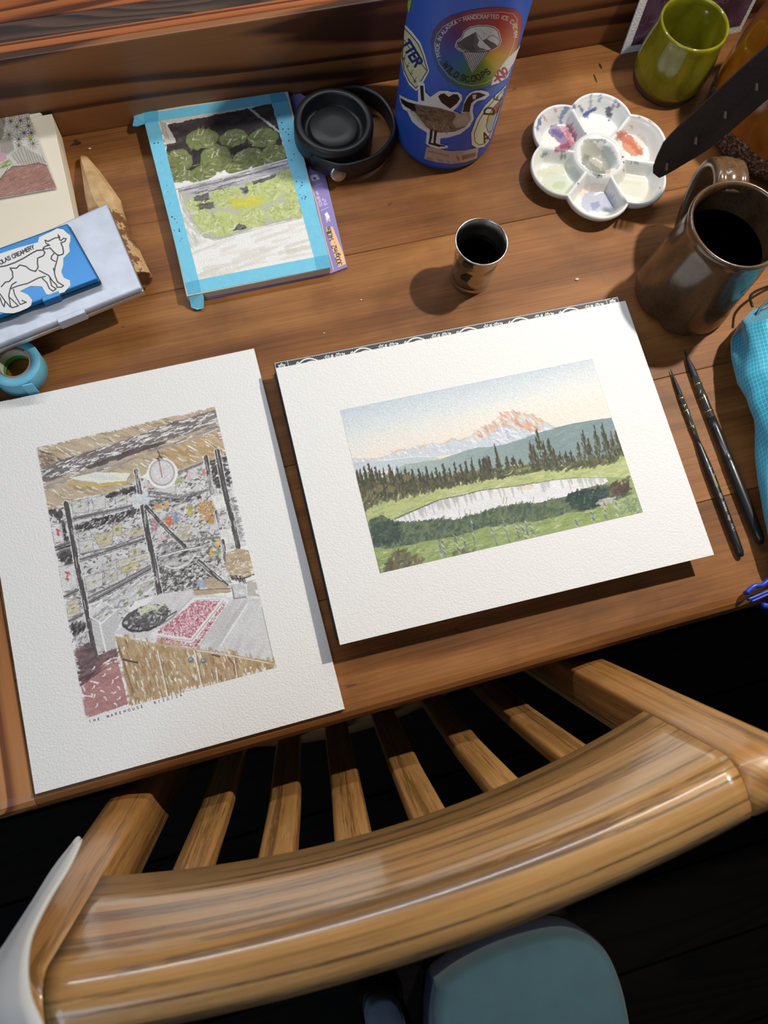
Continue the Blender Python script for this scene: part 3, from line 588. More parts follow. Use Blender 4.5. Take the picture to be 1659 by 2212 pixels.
    R.daubs(E(180,270,240,260,240,360,190,370), 12, 4, 3, 1, [(206, 64, 72)], .9); R.daubs(C(310,1620,350,1640,350,1700,320,1700), 10, 4, 3, 1, [(206, 64, 72)], .9)
    for p in (C(930,1745), C(1080,1610), C(1360,1620), C(1310,1900), C(1160,1240), C(600,1250), C(980,1880), C(1220,1800), C(980,1995)): R.ell(*p[0], 4.5, 2, -.5, gr_, .95)
    # coloured goods
    for p, n, cs in ((D(650,1200,820,1170,860,1430,700,1450), 110, [(196, 136, 62), (206, 150, 76), (184, 120, 52)]), (D(260,1380,340,1350,360,1450,280,1470), 40, [(214, 92, 62), (222, 110, 72)]),
                     (D(340,1310,400,1310,420,1420,350,1430), 34, [(126, 146, 176), (146, 164, 190)]), (D(90,1400,200,1400,190,1520,100,1530), 40, [(176, 96, 128), (190, 116, 140)]), (D(130,1220,290,1190,280,1250,140,1270), 26, [(228, 178, 72), (214, 160, 84)]),
                     (D(520,1230,600,1250,600,1350,530,1340), 26, [(214, 188, 70), (150, 160, 80)]), (D(410,1440,560,1440,560,1620,400,1620), 46, [(214, 186, 90), (170, 162, 150), (190, 180, 160)]), (D(360,940,470,880,500,930,380,980), 26, [(150, 166, 100), (190, 186, 90)]),
                     (D(520,830,580,830,580,920,530,920), 18, [(228, 176, 190)]), (D(700,800,740,800,745,860,710,860), 12, [(222, 120, 100)]), (D(20,950,130,950,130,1010,20,1010), 16, [(222, 180, 172)]), (D(790,1740,830,1760,840,1820,800,1820), 14, [(236, 176, 60)]),
                     (D(860,1640,920,1640,900,1720,850,1720), 14, [(232, 190, 80)]), (D(830,1780,930,1750,920,1850,850,1860), 26, [(120, 156, 104), (146, 176, 130)]), (D(190,1560,280,1560,280,1650,180,1650), 20, [(220, 186, 190)]),
                     (F(500,360,600,360,620,470,520,460), 34, [(170, 184, 210), (146, 162, 194)])): R.daubs(p, n, 5, 3.4, -.6, cs, .9, .4, .9)
    for p in (D(800,1120,980,1080,1000,1250,870,1280), D(905,1520,1060,1500,1085,1680,940,1690)): R.poly(p, (230, 226, 226), 1, 1.5); R.daubs(p, 30, 9, 3, 1.3, [(216, 210, 208), (240, 238, 238)], .8); R.line(p+[p[0]], 1.2, (186, 182, 184), .8)
    # dark metalwork
    def post(p, wd):
        R.line(p, wd+3, WH, .9); R.line(p, wd, (74, 68, 72), 1, None, 1)
        P = np.array(p)
        for i in range(16):
            k = R.rs.rand()*(len(p)-1); j = int(k); q = P[j]+(P[j+1]-P[j])*(k-j); d = (P[j+1]-P[j])/np.hypot(*(P[j+1]-P[j])); n = np.array((-d[1], d[0]))
            q = q+n*(R.rs.rand()-.5)*wd*.8; l = 5+R.rs.rand()*8; R.line([q-d*l, q+d*l], 1.3, [WH, (130, 124, 128)][R.rs.randint(2)], .8)
    def rail(p, wd, g=False):
        R.line(p, wd+1.6, WH, .8); R.line(p, wd, (74, 68, 72), .95, None, .8)
        P = np.array(p); o = np.array((0, wd*.9)); R.line([tuple(q+o) for q in P], 1.4, (90, 84, 88), .9)
        R.line([tuple(q-o*.15) for q in P], 1.1, (206, 204, 206), .7)
    rail(C(500,1490,900,1400,1290,1310), 5); rail(C(520,1470,900,1380), 2); rail(C(600,2010,1000,1880,1440,1735), 5.5); rail(C(610,1930,1000,1850,1440,1680), 2); rail(C(290,1850,480,1785), 6); rail(C(330,1900,480,1860), 3)
    rail(E(360,110,650,20), 5); rail(E(470,650,860,440,1260,215), 6); rail(E(450,590,860,390,1250,175), 3); R.line(E(470,610,860,415,1255,195), 2, (170, 166, 170), .9)
    rail(E(170,570,340,490), 6); rail(E(230,880,400,790), 5); rail(D(400,835,700,715), 4); rail(D(60,1060,250,1080,430,1130,600,1080,780,1035), 3.6); rail(D(60,1110,430,1140), 2.2); rail(D(180,1700,480,1650,900,1600), 3.4)
    post(D(745,650,820,1080), 9); post(D(870,1300,920,1500), 7); post(D(945,1650,980,1880), 8); post(D(880,580,960,1000,1060,1400,1130,1720), 11)
    post(C(430,1290,500,1640,570,2074)+E(440,700,560,1330), 11); post(C(1330,870,1380,1180), 10); post(C(1410,1320,1480,1700,1560,2074)+E(1370,560), 12)
    post(D(30,1240,210,1440,490,1715), 9); post(F(520,130,690,280,870,430), 9); R.line(D(340,1290,200,1430,90,1560), 3, (150, 146, 150), .9); R.line(D(330,1270,460,1350,600,1430,660,1560,690,1720), 2, (200, 198, 202), .9); R.line(D(330,1266,460,1346,600,1424), 1, (120, 116, 120), .8)
    R.poly(C(1270,1190,1470,1160,1480,1300,1280,1330), (206, 212, 222), .95, 2); R.daubs(C(1270,1190,1470,1160,1480,1300,1280,1330), 30, 8, 4, -.3, [(190, 198, 212), (224, 228, 234)], .8)
    for p in (E(240,920,440,900,420,1010,260,1060),): R.daubs(p, 60, 9, 3.5, -1.1, blk, .9)
    R.daubs(E(260,1060,470,1000,470,1140,300,1220), 40, 8, 3, -1, [(206, 200, 200), (120, 112, 114), (226, 224, 224)], .8)
    # the hanging scale and its bowl
    R.ell(*D(225,840)[0], 33, 33, 0, (240, 238, 240), 1, 2); R.ell(*D(222,835)[0], 26, 27, 0, (214, 212, 214), 1, 1.5)
    for i in range(52):
        a = i*.1208; x, y = D(222+140*math.cos(a), 835+145*math.sin(a))[0]; R.line([(x, y), (x+2*math.cos(a), y+2*math.sin(a))], 2, (110, 106, 108), .8)
    R.daubs(D(120,740,320,740,320,930,120,930), 26, 8, 3, -.8, [(232, 230, 232), (196, 194, 198)], .8); R.line(D(185,700,205,800,222,890), 2.4, (192, 96, 112), .95); R.line(D(168,570,200,640), 2, (70, 66, 70)); R.daubs(D(160,650,210,640,220,680,170,680), 8, 5, 2.4, .4, blk)
    bowl = D(190,1840,450,1745,690,1715,670,1830,580,1936)+F(330,190,230,230,130,220,50,150)
    R.poly(bowl, (176, 172, 176), 1, 1.5); R.daubs(bowl, 130, 10, 4, -.3, gry+blk[:2]+[WH], .8, .5, .4); R.line(D(190,1840,450,1770,690,1720), 3, (226, 224, 226)); R.line(D(190,1830,450,1755,690,1708), 1.4, (96, 92, 96)); R.line(F(480,40,400,150,300,200,200,220,100,190), 4, (238, 236, 238), .8)
    # counter top, tubs
    top = E(1340,560)+F(30,540,460,490,930,600,1140,560,1300,640,1330,740,1465,1385,870,1285,480,1235,0,1160)+E(1310,1140,780,1035,900,960)
    R.poly(top, (214, 211, 216), 1, 1); R.daubs(top, 160, 26, 9, -1, [(206, 203, 209), (220, 218, 222), (198, 192, 198)], .4, .5, .2)
    R.daubs(F(560,1060,880,700,1110,660,780,1190,560,1180), 46, 34, 8, -1.05, [(190, 182, 186), (200, 194, 200)], .5, .4, .08); R.line(F(1125,680,790,1200), 3.4, (238, 236, 238), .9); R.line(F(1310,700,1465,1385), 1.2, (140, 136, 140), .9)
    tub = E(480,680,640,620,830,740,640,910,490,830); R.poly(E(490,830,640,910,830,740,860,960,790,1030,830,1250,690,1260,560,1170), (200, 197, 201), 1, 1.2); R.poly(tub, (216, 214, 216), 1, 1)
    R.daubs(tub, 34, 12, 4, -.7, [(150, 148, 152), (238, 236, 238), (176, 174, 178)], .85); R.line(tub+[tub[0]], 2.6, (240, 238, 240)); R.line(E(610,900,690,1260), 4, (238, 236, 238)); R.ell(*E(700,800)[0], 5, 2, -.6, gr_)
    t2 = E(650,600,900,480,1300,290,1320,520,1050,620,900,750); R.poly(t2, (208, 206, 210), .9, 1.5); R.daubs(t2, 70, 12, 4, -.7, [(160, 156, 162), (236, 235, 237), (190, 186, 190), (130, 126, 130)], .85, .5, .5)
    for p in (E(940,660), E(1110,520), E(1270,400)): R.ell(*p[0], 6.5, 2.6, -.5, gr_, .95)
    R.ell(*E(1190,850)[0], 52, 27, -.32, (84, 80, 84), 1, 2); R.daubs(E(930,900,1060,780,1230,680,1440,660,1520,760,1340,940,1100,1000,960,970), 190, 6, 3.2, -.5, [(60, 56, 60), (120, 118, 120), (228, 228, 226), (166, 166, 164), (96, 94, 96)], .85, .5, 1)
    R.daubs(E(1100,740,1240,680,1400,690,1260,780,1120,790), 46, 7, 4, -.3, [(206, 216, 176), (222, 228, 200), (186, 200, 150)], .85, .5, .8)
    R.line(E(920,940,980,990,1100,1010,1250,990,1340,930), 3, (56, 52, 56)); R.line(F(0,940,120,830,240,760), 3, (90, 88, 90)); R.line(F(60,920,190,830,250,770), 3, (140, 138, 140))
    # the red tray
    R.poly(F(0,1040,130,920,250,800,440,590,500,580,850,590,910,620,500,1210,430,1225,0,1160)+E(1310,1140,1250,1040,1400,960), (234, 231, 234), 1, .6)
    red = F(470,635,790,625,420,1092,10,1025)+E(1340,1025); side = F(850,640,860,670,500,1185,430,1205,430,1160,490,1110); frt = F(430,1160,430,1208,0,1150)+E(1325,1120,1310,1085)
    for p, n in ((red, 900), (side, 170), (frt, 170)):
        R.poly(p, (206, 128, 146), .95, .6); R.daubs(p, n, 3, 2.4, -.5, [(176, 62, 90), (164, 50, 78), (190, 80, 106), (200, 100, 124)], .85, .4, 1.5)
        R.daubs(p, int(n*.75), 3, 1.3, -.5, [(246, 232, 236)], .9, .5, 1.5)
    R.line(F(0,1070,200,1105,430,1130), 2.4, (196, 176, 184)); R.line(F(440,1120,640,870,830,630), 2.2, (176, 172, 178)); R.line(F(240,780,440,590), 2, (186, 184, 190)); R.line(F(470,620,790,606), 1.8, (196, 190, 198))
    bsk = F(880,0,1155,0,1190,130,1230,300,1100,340,930,330,850,200); R.poly(bsk, (194, 168, 132), 1, 1.2); R.poly(D(990,1880,1100,1740,1260,1760,1290,1936,980,1936), (188, 162, 128), 1, 1.2)
    R.daubs(bsk, 80, 9, 4, -.3, tan, .7, .5, .8); R.daubs(bsk, 50, 7, 1.6, -.3, [(240, 234, 226)], .9, .5, 1.2); R.line(F(940,350,1080,350,1230,290), 3, (84, 74, 72))
    brd = F(450,490,910,470,930,520,470,560); R.poly(brd, (184, 158, 124), 1, 1); R.daubs(brd, 26, 12, 3, -.05, tan, .7); R.poly(F(590,350,720,340,880,440,880,470,620,470), (186, 162, 128), .9, 1); R.line(F(460,490,930,470), 1.6, (110, 96, 84))
    pot = F(920,420,1115,400,1120,580,960,600); R.poly(pot, (196, 196, 202), 1, 1); R.daubs(pot, 40, 7, 3, -.6, [(176, 176, 184), (214, 214, 220), (232, 232, 236)], .8, .5, 1); R.line(F(940,470,965,600,1110,580), 3, (140, 134, 140)); R.daubs(F(920,320,1110,340,1110,390,940,400), 26, 7, 2.6, 1.2, blk, .9, .4, .3)
    R.poly(F(1125,385,1240,360,1290,580,1130,560), (188, 178, 176), .95, 1); R.daubs(F(1140,590,1290,590,1300,650,1160,640), 14, 12, 4, -.1, [(196, 190, 194), (216, 212, 216)], .8)
    # cabinet and floor
    cab = E(805,1070,1310,1165)+F(0,1160,460,1232,870,1290,1470,1395,1485,1470,1000,1600,560,1720,300,1790,0,1865)+E(1340,1860,980,1945,960,1700,850,1250)
    R.poly(cab, (186, 150, 104), 1, 1)
    R.daubs(cab, 420, 16, 6, 1.3, [(176, 138, 92), (196, 162, 118), (164, 124, 78), (206, 176, 134)], .7, .5, .12)
    R.daubs(cab, 110, 9, 3, 1.25, [(244, 240, 236)], .92, .6, .2); R.daubs(cab, 80, 12, 2.6, 1.3, [(132, 94, 60), (150, 112, 72), (178, 118, 84)], .75, .5, .12)
    R.line(E(810,1075,1310,1170)+F(0,1175,460,1245,870,1300,1475,1425), 3, (200, 178, 146), .9); R.line(F(480,1250,870,1310,1400,1410), 1.6, (244, 240, 236), .9)
    for p in (F(460,1250,560,1720), F(960,1350,1000,1600), F(0,1260,130,1830), F(740,1470,760,1660)): R.line(p, 2.6, (242, 238, 234), .9); R.line([(a+3, b) for a, b in p], 2, (140, 104, 70), .7)
    R.line(E(850,1200,990,1640,1040,1780), 4, (128, 98, 66), .8); R.line(E(895,1360,960,1380,1090,1405), 4, (76, 62, 52), .95); R.line(F(690,1305,780,1330), 4, (96, 70, 50), .9); R.line(F(890,1350,960,1420,980,1560), 3.4, (120, 86, 58), .8)
    for p in (F(420,1372), F(580,1383)): R.ell(*p[0], 6.5, 6.5, 0, (112, 116, 130)); R.ell(p[0][0]-1, p[0][1]-1, 3, 3, 0, (170, 176, 190)); R.line([(p[0][0]-3, p[0][1]+2), (p[0][0]+3, p[0][1]+2)], 1, (60, 60, 70))
    flo = E(300,1260,480,1150,560,1330,820,1220,850,1440,920,1700,970,1930,460,2098,435,2060,400,1820,350,1550)
    R.poly(flo, (186, 122, 122), 1, 1); R.daubs(flo, 100, 20, 9, -.3, [(180, 114, 114), (196, 134, 132), (172, 106, 108)], .5)
    dk = E(300,1270,480,1150,570,1330,820,1225,840,1340,640,1440,480,1600,370,1680); R.poly(dk, (112, 88, 94), .8, 3, .2); R.daubs(dk, 150, 11, 5, -.5, [(92, 72, 80), (120, 94, 98), (78, 60, 66), (134, 92, 94)], .7, .5, .3)
    R.daubs(E(360,1600,600,1480,620,1520,400,1680), 16, 30, 2.2, -.55, [(84, 52, 58)], .8, .3, .05); R.daubs(E(600,1340,840,1300,850,1430,660,1440), 30, 9, 3.6, -.4, [(168, 100, 100), (150, 84, 86)], .85); R.daubs(E(620,1400,840,1330,850,1400,700,1430), 12, 9, 2.6, -.3, [WH], .95)
    for x, y in ((570,1660),(540,1720),(670,1570),(730,1490),(650,1760),(690,1850),(580,1950),(550,1830),(790,1790),(860,1860),(780,1650),(830,1600),(860,1720),(820,1930),(540,1480),(520,1820)):
        a = R.rs.rand()*3; p = E(x, y)[0]; R.line([(p[0]-4*math.cos(a), p[1]-4*math.sin(a)), p, (p[0]+5*math.cos(a+.7), p[1]+5*math.sin(a+.7))], 3.6, (240, 234, 236), .95, 1.4)
    for x0, y0, x1, y1 in ((400,1820,520,1830),(430,1760,400,1700),(500,1640,600,1660)): p = E(x0, y0, x1, y1); R.line(p, 3, (240, 234, 236), .9)
    # ragged unpainted edges
    for i in range(60):
        t = R.rs.rand(); a, b = np.array(C(55,575)[0]), np.array(D(850,45)[0]); q = a+(b-a)*t; R.line([q+[0, -3], q+[5+R.rs.rand()*6, 0]], 2.2, WH, .9)
        a, b = np.array(D(850,45)[0]), np.array(F(1310,700)[0]); q = a+(b-a)*t; R.line([q+[3, 0], q+[-3-R.rs.rand()*3, 1]], 2, WH, .9)
        a, b = np.array(C(55,575)[0]), np.array(E(440,2090)[0]); q = a+(b-a)*t; R.line([q+[-3, 0], q+[2+R.rs.rand()*4, -1]], 2, WH, .9)
        a, b = np.array(E(980,1945)[0]), np.array(F(1480,1470)[0]); q = a+(b-a)*t; R.line([q+[0, 4], q+[0, -2-R.rs.rand()*4]], 2.2, WH, .9)
    R.grain(.08, .6)
    fx = F(1300,640,1480,1470)  # outside the right edge stays paper
# ---- the cabbage watercolour on the pad ----
def paint_cabbage(R):
    G = tr(290, 180, .2893); R.c[:] = (240, 239, 234); R.a[:] = 1
    gl = [(196, 204, 138), (180, 190, 118), (210, 216, 156), (164, 176, 104), (188, 200, 120)]; gd = [(126, 132, 84), (112, 118, 72), (140, 146, 96), (100, 104, 64), (152, 154, 104)]
    dk = G(240,310,850,185,1030,150,1100,420,1140,560,700,640,320,740,240,500); R.poly(dk, (66, 58, 56), 1, 2)
    R.daubs(dk, 160, 16, 8, -.3, [(58, 50, 50), (76, 66, 62), (48, 44, 46), (90, 80, 72)], .6)
    R.poly(G(185,285,235,290,300,400,310,440,235,460), (206, 198, 186), 1, 2); R.daubs(G(190,290,240,300,300,430,235,455), 16, 14, 3, 1.2, [(176, 168, 158)], .8); R.poly(G(185,285,800,170,830,185,300,300), (214, 204, 196), 1, 2)
    R.line(G(850,180,950,260,1080,360), 5, (216, 206, 200), .9, None, 2)
    def cab(x, y, rx, ry, cs, k=26):
        p = G(x, y)[0]; rx *= .2893; ry *= .2893; R.ell(*p, rx, ry, -.15, cs[0], 1, 3)
        poly = [(p[0]+rx*.9*math.cos(a), p[1]+ry*.9*math.sin(a)) for a in np.linspace(0, 6.28, 14)[:-1]]
        R.daubs(poly, k, rx*.5, 5, -.5, cs, .6, .5, .9); R.daubs(poly, k//3, rx*.35, 1.8, -.4, [(228, 230, 206)], .85, .5, 1.2)
        R.daubs(poly, k//3, rx*.3, 2.4, .4, [tuple(np.array(cs[0])*.75)], .6, .5, 1)
    for a in ((505,415,125,75),(740,408,105,62),(960,408,115,72),(335,585,100,92),(850,548,112,66),(1050,520,95,62),(610,560,118,104),(490,668,135,64),(770,625,95,46),(320,690,70,50),(1000,600,120,40)): cab(*a, gd)
    for p in (G(430,500,560,480,440,560), G(720,480,880,450,740,540), G(380,640,520,600,420,650)): R.poly(p, (50, 44, 44), .9, 3)
    low = G(330,790,1160,610,1255,1000,900,1080,640,1165,520,1155,420,1010); R.poly(low, (190, 192, 168), 1, 2)
    for a in ((690,835,118,92),(970,800,140,92),(1130,720,85,84),(480,905,95,62),(1190,830,70,60),(660,1045,122,92),(880,1005,112,72),(1085,960,95,62),(1205,935,62,70),(510,1030,64,104)): cab(*a, gl, 34)
    for p in (G(440,850,560,810,560,870,450,880), G(780,780,850,770,840,830), G(870,720,1060,650,1050,700,900,760), G(740,1110,780,1040,850,1075), G(470,910,590,880,600,930,490,940)): R.poly(p, (96, 92, 94), .85, 3); R.daubs(p, 8, 8, 3, -.5, [(130, 126, 126), (70, 66, 68)], .7)
    band = G(345,775,700,690,1140,570,1165,640,800,760,390,835); R.poly(band, (186, 182, 184), 1, 2)
    R.daubs(band, 80, 26, 2.4, -.25, [(130, 126, 128), (232, 231, 231), (110, 106, 108), (206, 202, 202)], .85, .5, .08); R.line(G(345,775,700,688,1140,568), 3, (226, 224, 224)); R.line(G(370,800,700,720,1150,600), 2, (100, 96, 98), .8)
    lb = G(725,862,945,845,970,908,740,945); R.poly(lb, (206, 204, 92), 1, 1.2); R.daubs(lb, 14, 16, 6, -.1, [(214, 212, 104), (196, 196, 84)], .6)
    for o in (0, 14): R.line(G(330,800,350+o,900,420+o,1020,510+o,1140-o,600,1172-o,760,1130-o,1000,1066-o,1255,1005-o), 2, (176, 174, 164), .8)
    bot = G(330,860,420,1030,520,1160,640,1180,900,1095,1260,1010,1340,1300,480,1470); R.daubs(bot, 34, 60, 9, -.28, [(222, 218, 206), (228, 225, 214), (214, 210, 198)], .7, .5, .12); R.daubs(G(300,700,420,1000,500,1150,420,1220), 30, 20, 6, 1.1, [(196, 194, 182), (214, 212, 200)], .6)
    R.grain(.07, .7)
# ================= the setting =================
FL = -.75
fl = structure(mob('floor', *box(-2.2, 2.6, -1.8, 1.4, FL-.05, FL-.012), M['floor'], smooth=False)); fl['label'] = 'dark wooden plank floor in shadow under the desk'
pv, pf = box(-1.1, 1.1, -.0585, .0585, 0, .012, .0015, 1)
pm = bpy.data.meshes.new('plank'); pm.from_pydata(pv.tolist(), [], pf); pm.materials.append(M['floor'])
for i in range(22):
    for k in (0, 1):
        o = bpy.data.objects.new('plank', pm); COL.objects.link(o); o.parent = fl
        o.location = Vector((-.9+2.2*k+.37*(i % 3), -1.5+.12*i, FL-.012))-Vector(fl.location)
structure(mob('wall_back', *box(-2.2, 2.6, .90, .95, FL-.012, 1.9), M['wall'], smooth=False))
structure(mob('wall_right', *box(2.55, 2.6, -1.8, .90, FL-.012, 1.9), M['wall'], smooth=False))

# desk: boards along X, a fir end board across their ends
desk = thing('desk', 'worn brown wooden desk with scratched plank top', 'desk', (.3, .28, FL))
def board_x(x0, x1, y0, y1, front=False, th=.032):
    g = .00012; e = .0005
    if front: sec = [(.0, -th+.003), (.0, -.012), (.0006, -.0075), (.0026, -.0036), (.0062, -.0010), (.0115, 0)]
    else: sec = [(y0+g, -th), (y0+g, -e), (y0+g+e, 0)]
    sec = sec+[(y1-g-e, 0), (y1-g, -e), (y1-g, -th)]
    if front: sec = sec+[(.004, -th)]
    V = [(x0, a, b) for a, b in sec]+[(x1, a, b) for a, b in sec]; n = len(sec)
    return V, [list(range(n)), list(range(2*n-1, n-1, -1))]+[[i, n+i, n+(i+1) % n, (i+1) % n] for i in range(n)]
ys = (0, .0933, .2070, .3840, .5550)
for i in range(4):
    o = mob('plank', *board_x(-.2097, 1.02, ys[i], ys[i+1], i == 0), M['desk'], desk, smooth=False)
V, F = board_x(0, 1, 0, .555, True); V = np.array(V); V[:, 0] = np.where(V[:, 0] > .5, -.2101, -.42)
mob('end_board', V, F, M['desk_end'], desk, smooth=False, label='orange fir end board with straight grain')
for x, y in ((-.36, .06), (-.36, .5), (.95, .06), (.95, .5)): mob('leg', *box(x-.03, x+.03, y-.03, y+.03, FL, -.032, .003), M['desk'], desk, smooth=False)
M['drip'] = plain('dried_ink', (.012, .008, .006), .4)
for x, y, rx, ry in ((1297, 143, .0012, .0034), (1286, 170, .0010, .0052)):
    p = un(x, y, 0); V, F = lathe([(1, 0), (.8, .00012), (0, .00016)], 0, 0, 16); V = V*np.array((rx, ry, 1))+np.array((p[0], p[1], 0)); mob('ink_drip', V, F, M['drip'], desk)
ledge = thing('wooden_ledge', 'low dark fir riser with striped laminated top behind the desk', 'ledge', (.3, .6, FL))
mob('riser_board', *box(-.6, 1.1, .5555, .5625, -.06, .0903, .0012), M['riser'], ledge, smooth=False)
for y0, y1, mm in ((.5627, .5721, 'strip'), (.5722, .5912, 'strip_dark'), (.5913, .625, 'strip'), (.6251, .66, 'strip_dark'), (.6601, .72, 'strip')):
    mob('top_strip', *box(-.6, 1.1, y0, y1, .045, .0905 if mm == 'strip' else .0900, .0006, 1), M[mm], ledge, smooth=False)
for x in (-.55, .3, 1.05): mob('ledge_post', *box(x-.02, x+.02, .58, .70, FL, .045, .002), M['riser'], ledge, smooth=False)

# ================= sheets and the book =================
def sheet(name, label, C4, th, paintf, pc, gw, gh, paperc, sat=1.0):
    C4 = [np.asarray(c) for c in C4]; z1 = C4[0][2]; base = np.mean(C4, 0); base[2] = z1-th
    t = thing(name, label, 'painting', tuple(base))
    mob('paper', *prism([c[:2] for c in C4][::-1], z1-th, z1), M['paper'], t, smooth=False)
    G, X, Y = flat_grid([un(*c, z1+.00012) for c in pc], gw, gh); R = Ras(X, Y); paintf(R); R.c = R.c*.90+np.array(paperc)*.10; gm = R.c.mean(-1, keepdims=True); R.c = gm+(R.c-gm)*sat; print_mesh('painted_picture', G, R, M['painted'], t, paperc)
    return t, z1
LS = ((-.2062, .3146, .0035), (.0224, .3136, .0035), (.021, .0088, .0035), (-.2076, .0098, .0035))
ls, lz = sheet('watercolour_painting', 'white sheet with watercolour of a storeroom counter, shelves and red tray', LS, .0033, paint_store, ((79, 967), (463.7, 878), (597, 1442), (185, 1551)), 450, 640, (236, 234, 236), .80)
# caption under the storeroom picture
G, X, Y = flat_grid([un(*c, lz+.00012) for c in ((186, 1552), (400, 1488), (404, 1502), (190, 1566))], 430, 30)
R = Ras(X, Y, (236, 234, 236)); a = math.atan2(1499-1561, 392-194)
for i, ch in enumerate('THE WAREHOUSE. 8/20/26'):
    if ch == ' ': continue
    t_ = i/21; x, y = 194+(390-194)*t_, 1561.5+(1504-1561.5)*t_; R.text(ch, x, y, 5.4, a, 1.15, (46, 42, 46))
R.a = np.clip(np.abs(236-R.c[..., 1])/60, 0, 1); print_mesh('caption', G, R, M['painted'], ls, (236, 234, 236), True, label='small handwritten caption THE WAREHOUSE. 8/20/26')
RS = ((.0346, .2827, .0231), (.3393, .2748, .0231), (.3334, .0463, .0231), (.0287, .0542, .0231))
rs_, rz = sheet('watercolour_painting', 'white sheet with watercolour landscape of a snowy mountain and pond', RS, .0009, paint_landscape, ((734.4, 886.3), (1279.2, 775), (1388.9, 1106.6), (820.8, 1238.4)), 640, 420, (240, 240, 242), .78)
# the book under it
b0 = un(590, 783, .022)[:2]; b1 = un(1335, 640, .022)[:2]; bx = (b1-b0)/np.linalg.norm(b1-b0); by = np.array((bx[1], -bx[0])); BW = np.linalg.norm(b1-b0); BH = .228
def bk(u, v): return b0+bx*u+by*v
M['book'] = plain('black_cover', rgb(40, 40, 46), .55, noise=.1)
book = thing('book', 'thick black book with white floral border lying under the landscape painting', 'book', (bk(BW/2, BH/2)[0], bk(BW/2, BH/2)[1], 0))
mob('cover', *prism([bk(0, 0), bk(0, BH), bk(BW, BH), bk(BW, 0)], .0190, .0220, .0006, 1), M['book'], book, smooth=False)
mob('pages', *prism([bk(.003, .004), bk(.003, BH-.004), bk(BW-.004, BH-.004), bk(BW-.004, .004)], .003, .0190), paper('page_edges', rgb(206, 198, 184), .3, 900), book, smooth=False)
mob('back_cover', *prism([bk(0, 0), bk(0, BH), bk(BW, BH), bk(BW, 0)], 0, .003, .0006, 1), M['book'], book, smooth=False)
u, v = np.meshgrid(np.linspace(.0006, BW-.0006, 760), np.linspace(.0006, .0225, 58)); P = np.zeros(u.shape+(3,)); P[..., :2] = b0+u[..., None]*bx+v[..., None]*by; P[..., 2] = .02212
R = Ras(u*1000, v*1000, (42, 42, 48)); R.a[:] = 1; WHT = (236, 236, 234); BWm = BW*1000
for yy in (.9,): R.line([(.9, yy), (BWm-.9, yy)], .55, WHT)
for xx in (.9, 11.5, BWm-11.5, BWm-.9): R.line([(xx, .9), (xx, 22)], .5, WHT)
for j in range(14):
    for i in range(int(BWm/1.6)): R.ell(1.9+i*1.6+(j % 2)*.8, 2.0+j*1.5, .25, .25, 0, WHT)
def leaf(x, y, l, w, a, c=WHT): 
    n = 9; pts = []
    for s in (1, -1):
        for i in range(n): t = (i/(n-1)) if s > 0 else 1-(i/(n-1)); d = s*w*math.sin(PI*t)**.8; pts.append((x+l*t*math.cos(a)-d*math.sin(a), y+l*t*math.sin(a)+d*math.cos(a)))
    R.poly([(p[0]+.5*math.cos(a), p[1]) for p in pts], (42, 42, 48)); R.poly(pts, c); R.line([(x+l*.15*math.cos(a), y+l*.15*math.sin(a)), (x+l*.7*math.cos(a), y+l*.7*math.sin(a))], .3, (42, 42, 48))
def flower(x, y, r, n=6):
    R.ell(x, y, r*1.1, r*1.1, 0, (42, 42, 48))
    for k in range(n): a = k*2*PI/n+.3; leaf(x, y, r, r*.26, a)
    R.ell(x, y, r*.28, r*.28, 0, (42, 42, 48)); R.ell(x, y, r*.16, r*.16, 0, WHT)
flower(6.2, 5.6, 3.9, 7); flower(BWm-6.2, 4.6, 3.4, 7)
for k in range(6):
    x0 = 14+k*(BWm-28)/6; w_ = (BWm-28)/6
    arc = [(x0+w_*(.05+.5*t), 8.6-6.2*math.sin(PI*t)) for t in np.linspace(0, 1, 16)]; R.line(arc, 2.0, (42, 42, 48)); R.line(arc, 1.3, WHT)
    arc2 = [(x0+w_*(.18+.34*t), 8.6-3.4*math.sin(PI*t)) for t in np.linspace(0, 1, 12)]; R.line(arc2, .8, WHT)
    for t, l, a in ((.08, 5, -1.0), (.3, 4, .4), (.55, 5, -.4), (.70, 6, -.9), (.74, 5, -2.2), (.90, 6, -.7), (.97, 5, -2.0), (.4, 4, 1.2)): leaf(x0+w_*t, 7.0, l*.85, l*.2, a)
    flower(x0+w_*.66, 4.7, 2.7); flower(x0+w_*.86, 5.0, 2.9, 8)
print_mesh('border_print', P, R, M['print'], book, (245, 245, 245), label='white floral border printed on black')

# ================= taped pad =================
G_ = tr(290, 180, .2893); PZ = .011
pc = [un(*q, PZ) for q in ((313, 240), (622, 197), (714, 578), (403, 640))]
pad = thing('watercolour_pad', 'small watercolour pad taped with blue tape around a painting of green cabbages', 'sketch pad', (*np.mean(pc, 0)[:2], 0))
mob('paper_block', *prism([p[:2] for p in pc][::-1], .0022, PZ, .0004, 1), paper('block_edge', rgb(214, 208, 192), .4, 600), pad, smooth=False)
pcm = np.mean(pc, 0)[:2]
cvp = [un(*q, .002)[:2] for q in ((640, 196), (662, 210), (750, 577), (716, 590), (415, 652))]; cvp.append(pc[0][:2]+np.array((.004, -.004)))
M['purple'] = plain('purple_cover', rgb(140, 128, 190), .45, noise=.04)
cover = mob('cover', *prism(cvp[::-1], .0002, .0021), M['purple'], pad, smooth=False, label='purple printed cover sticking out at the side')
G, X, Y = flat_grid([un(*q, .00222) for q in ((648, 300), (676, 300), (749, 576), (708, 586))], 60, 440); R = Ras(X, Y, (146, 134, 196)); R.a[:] = 1
H_ = lambda x, y: G_(x, y)[0]
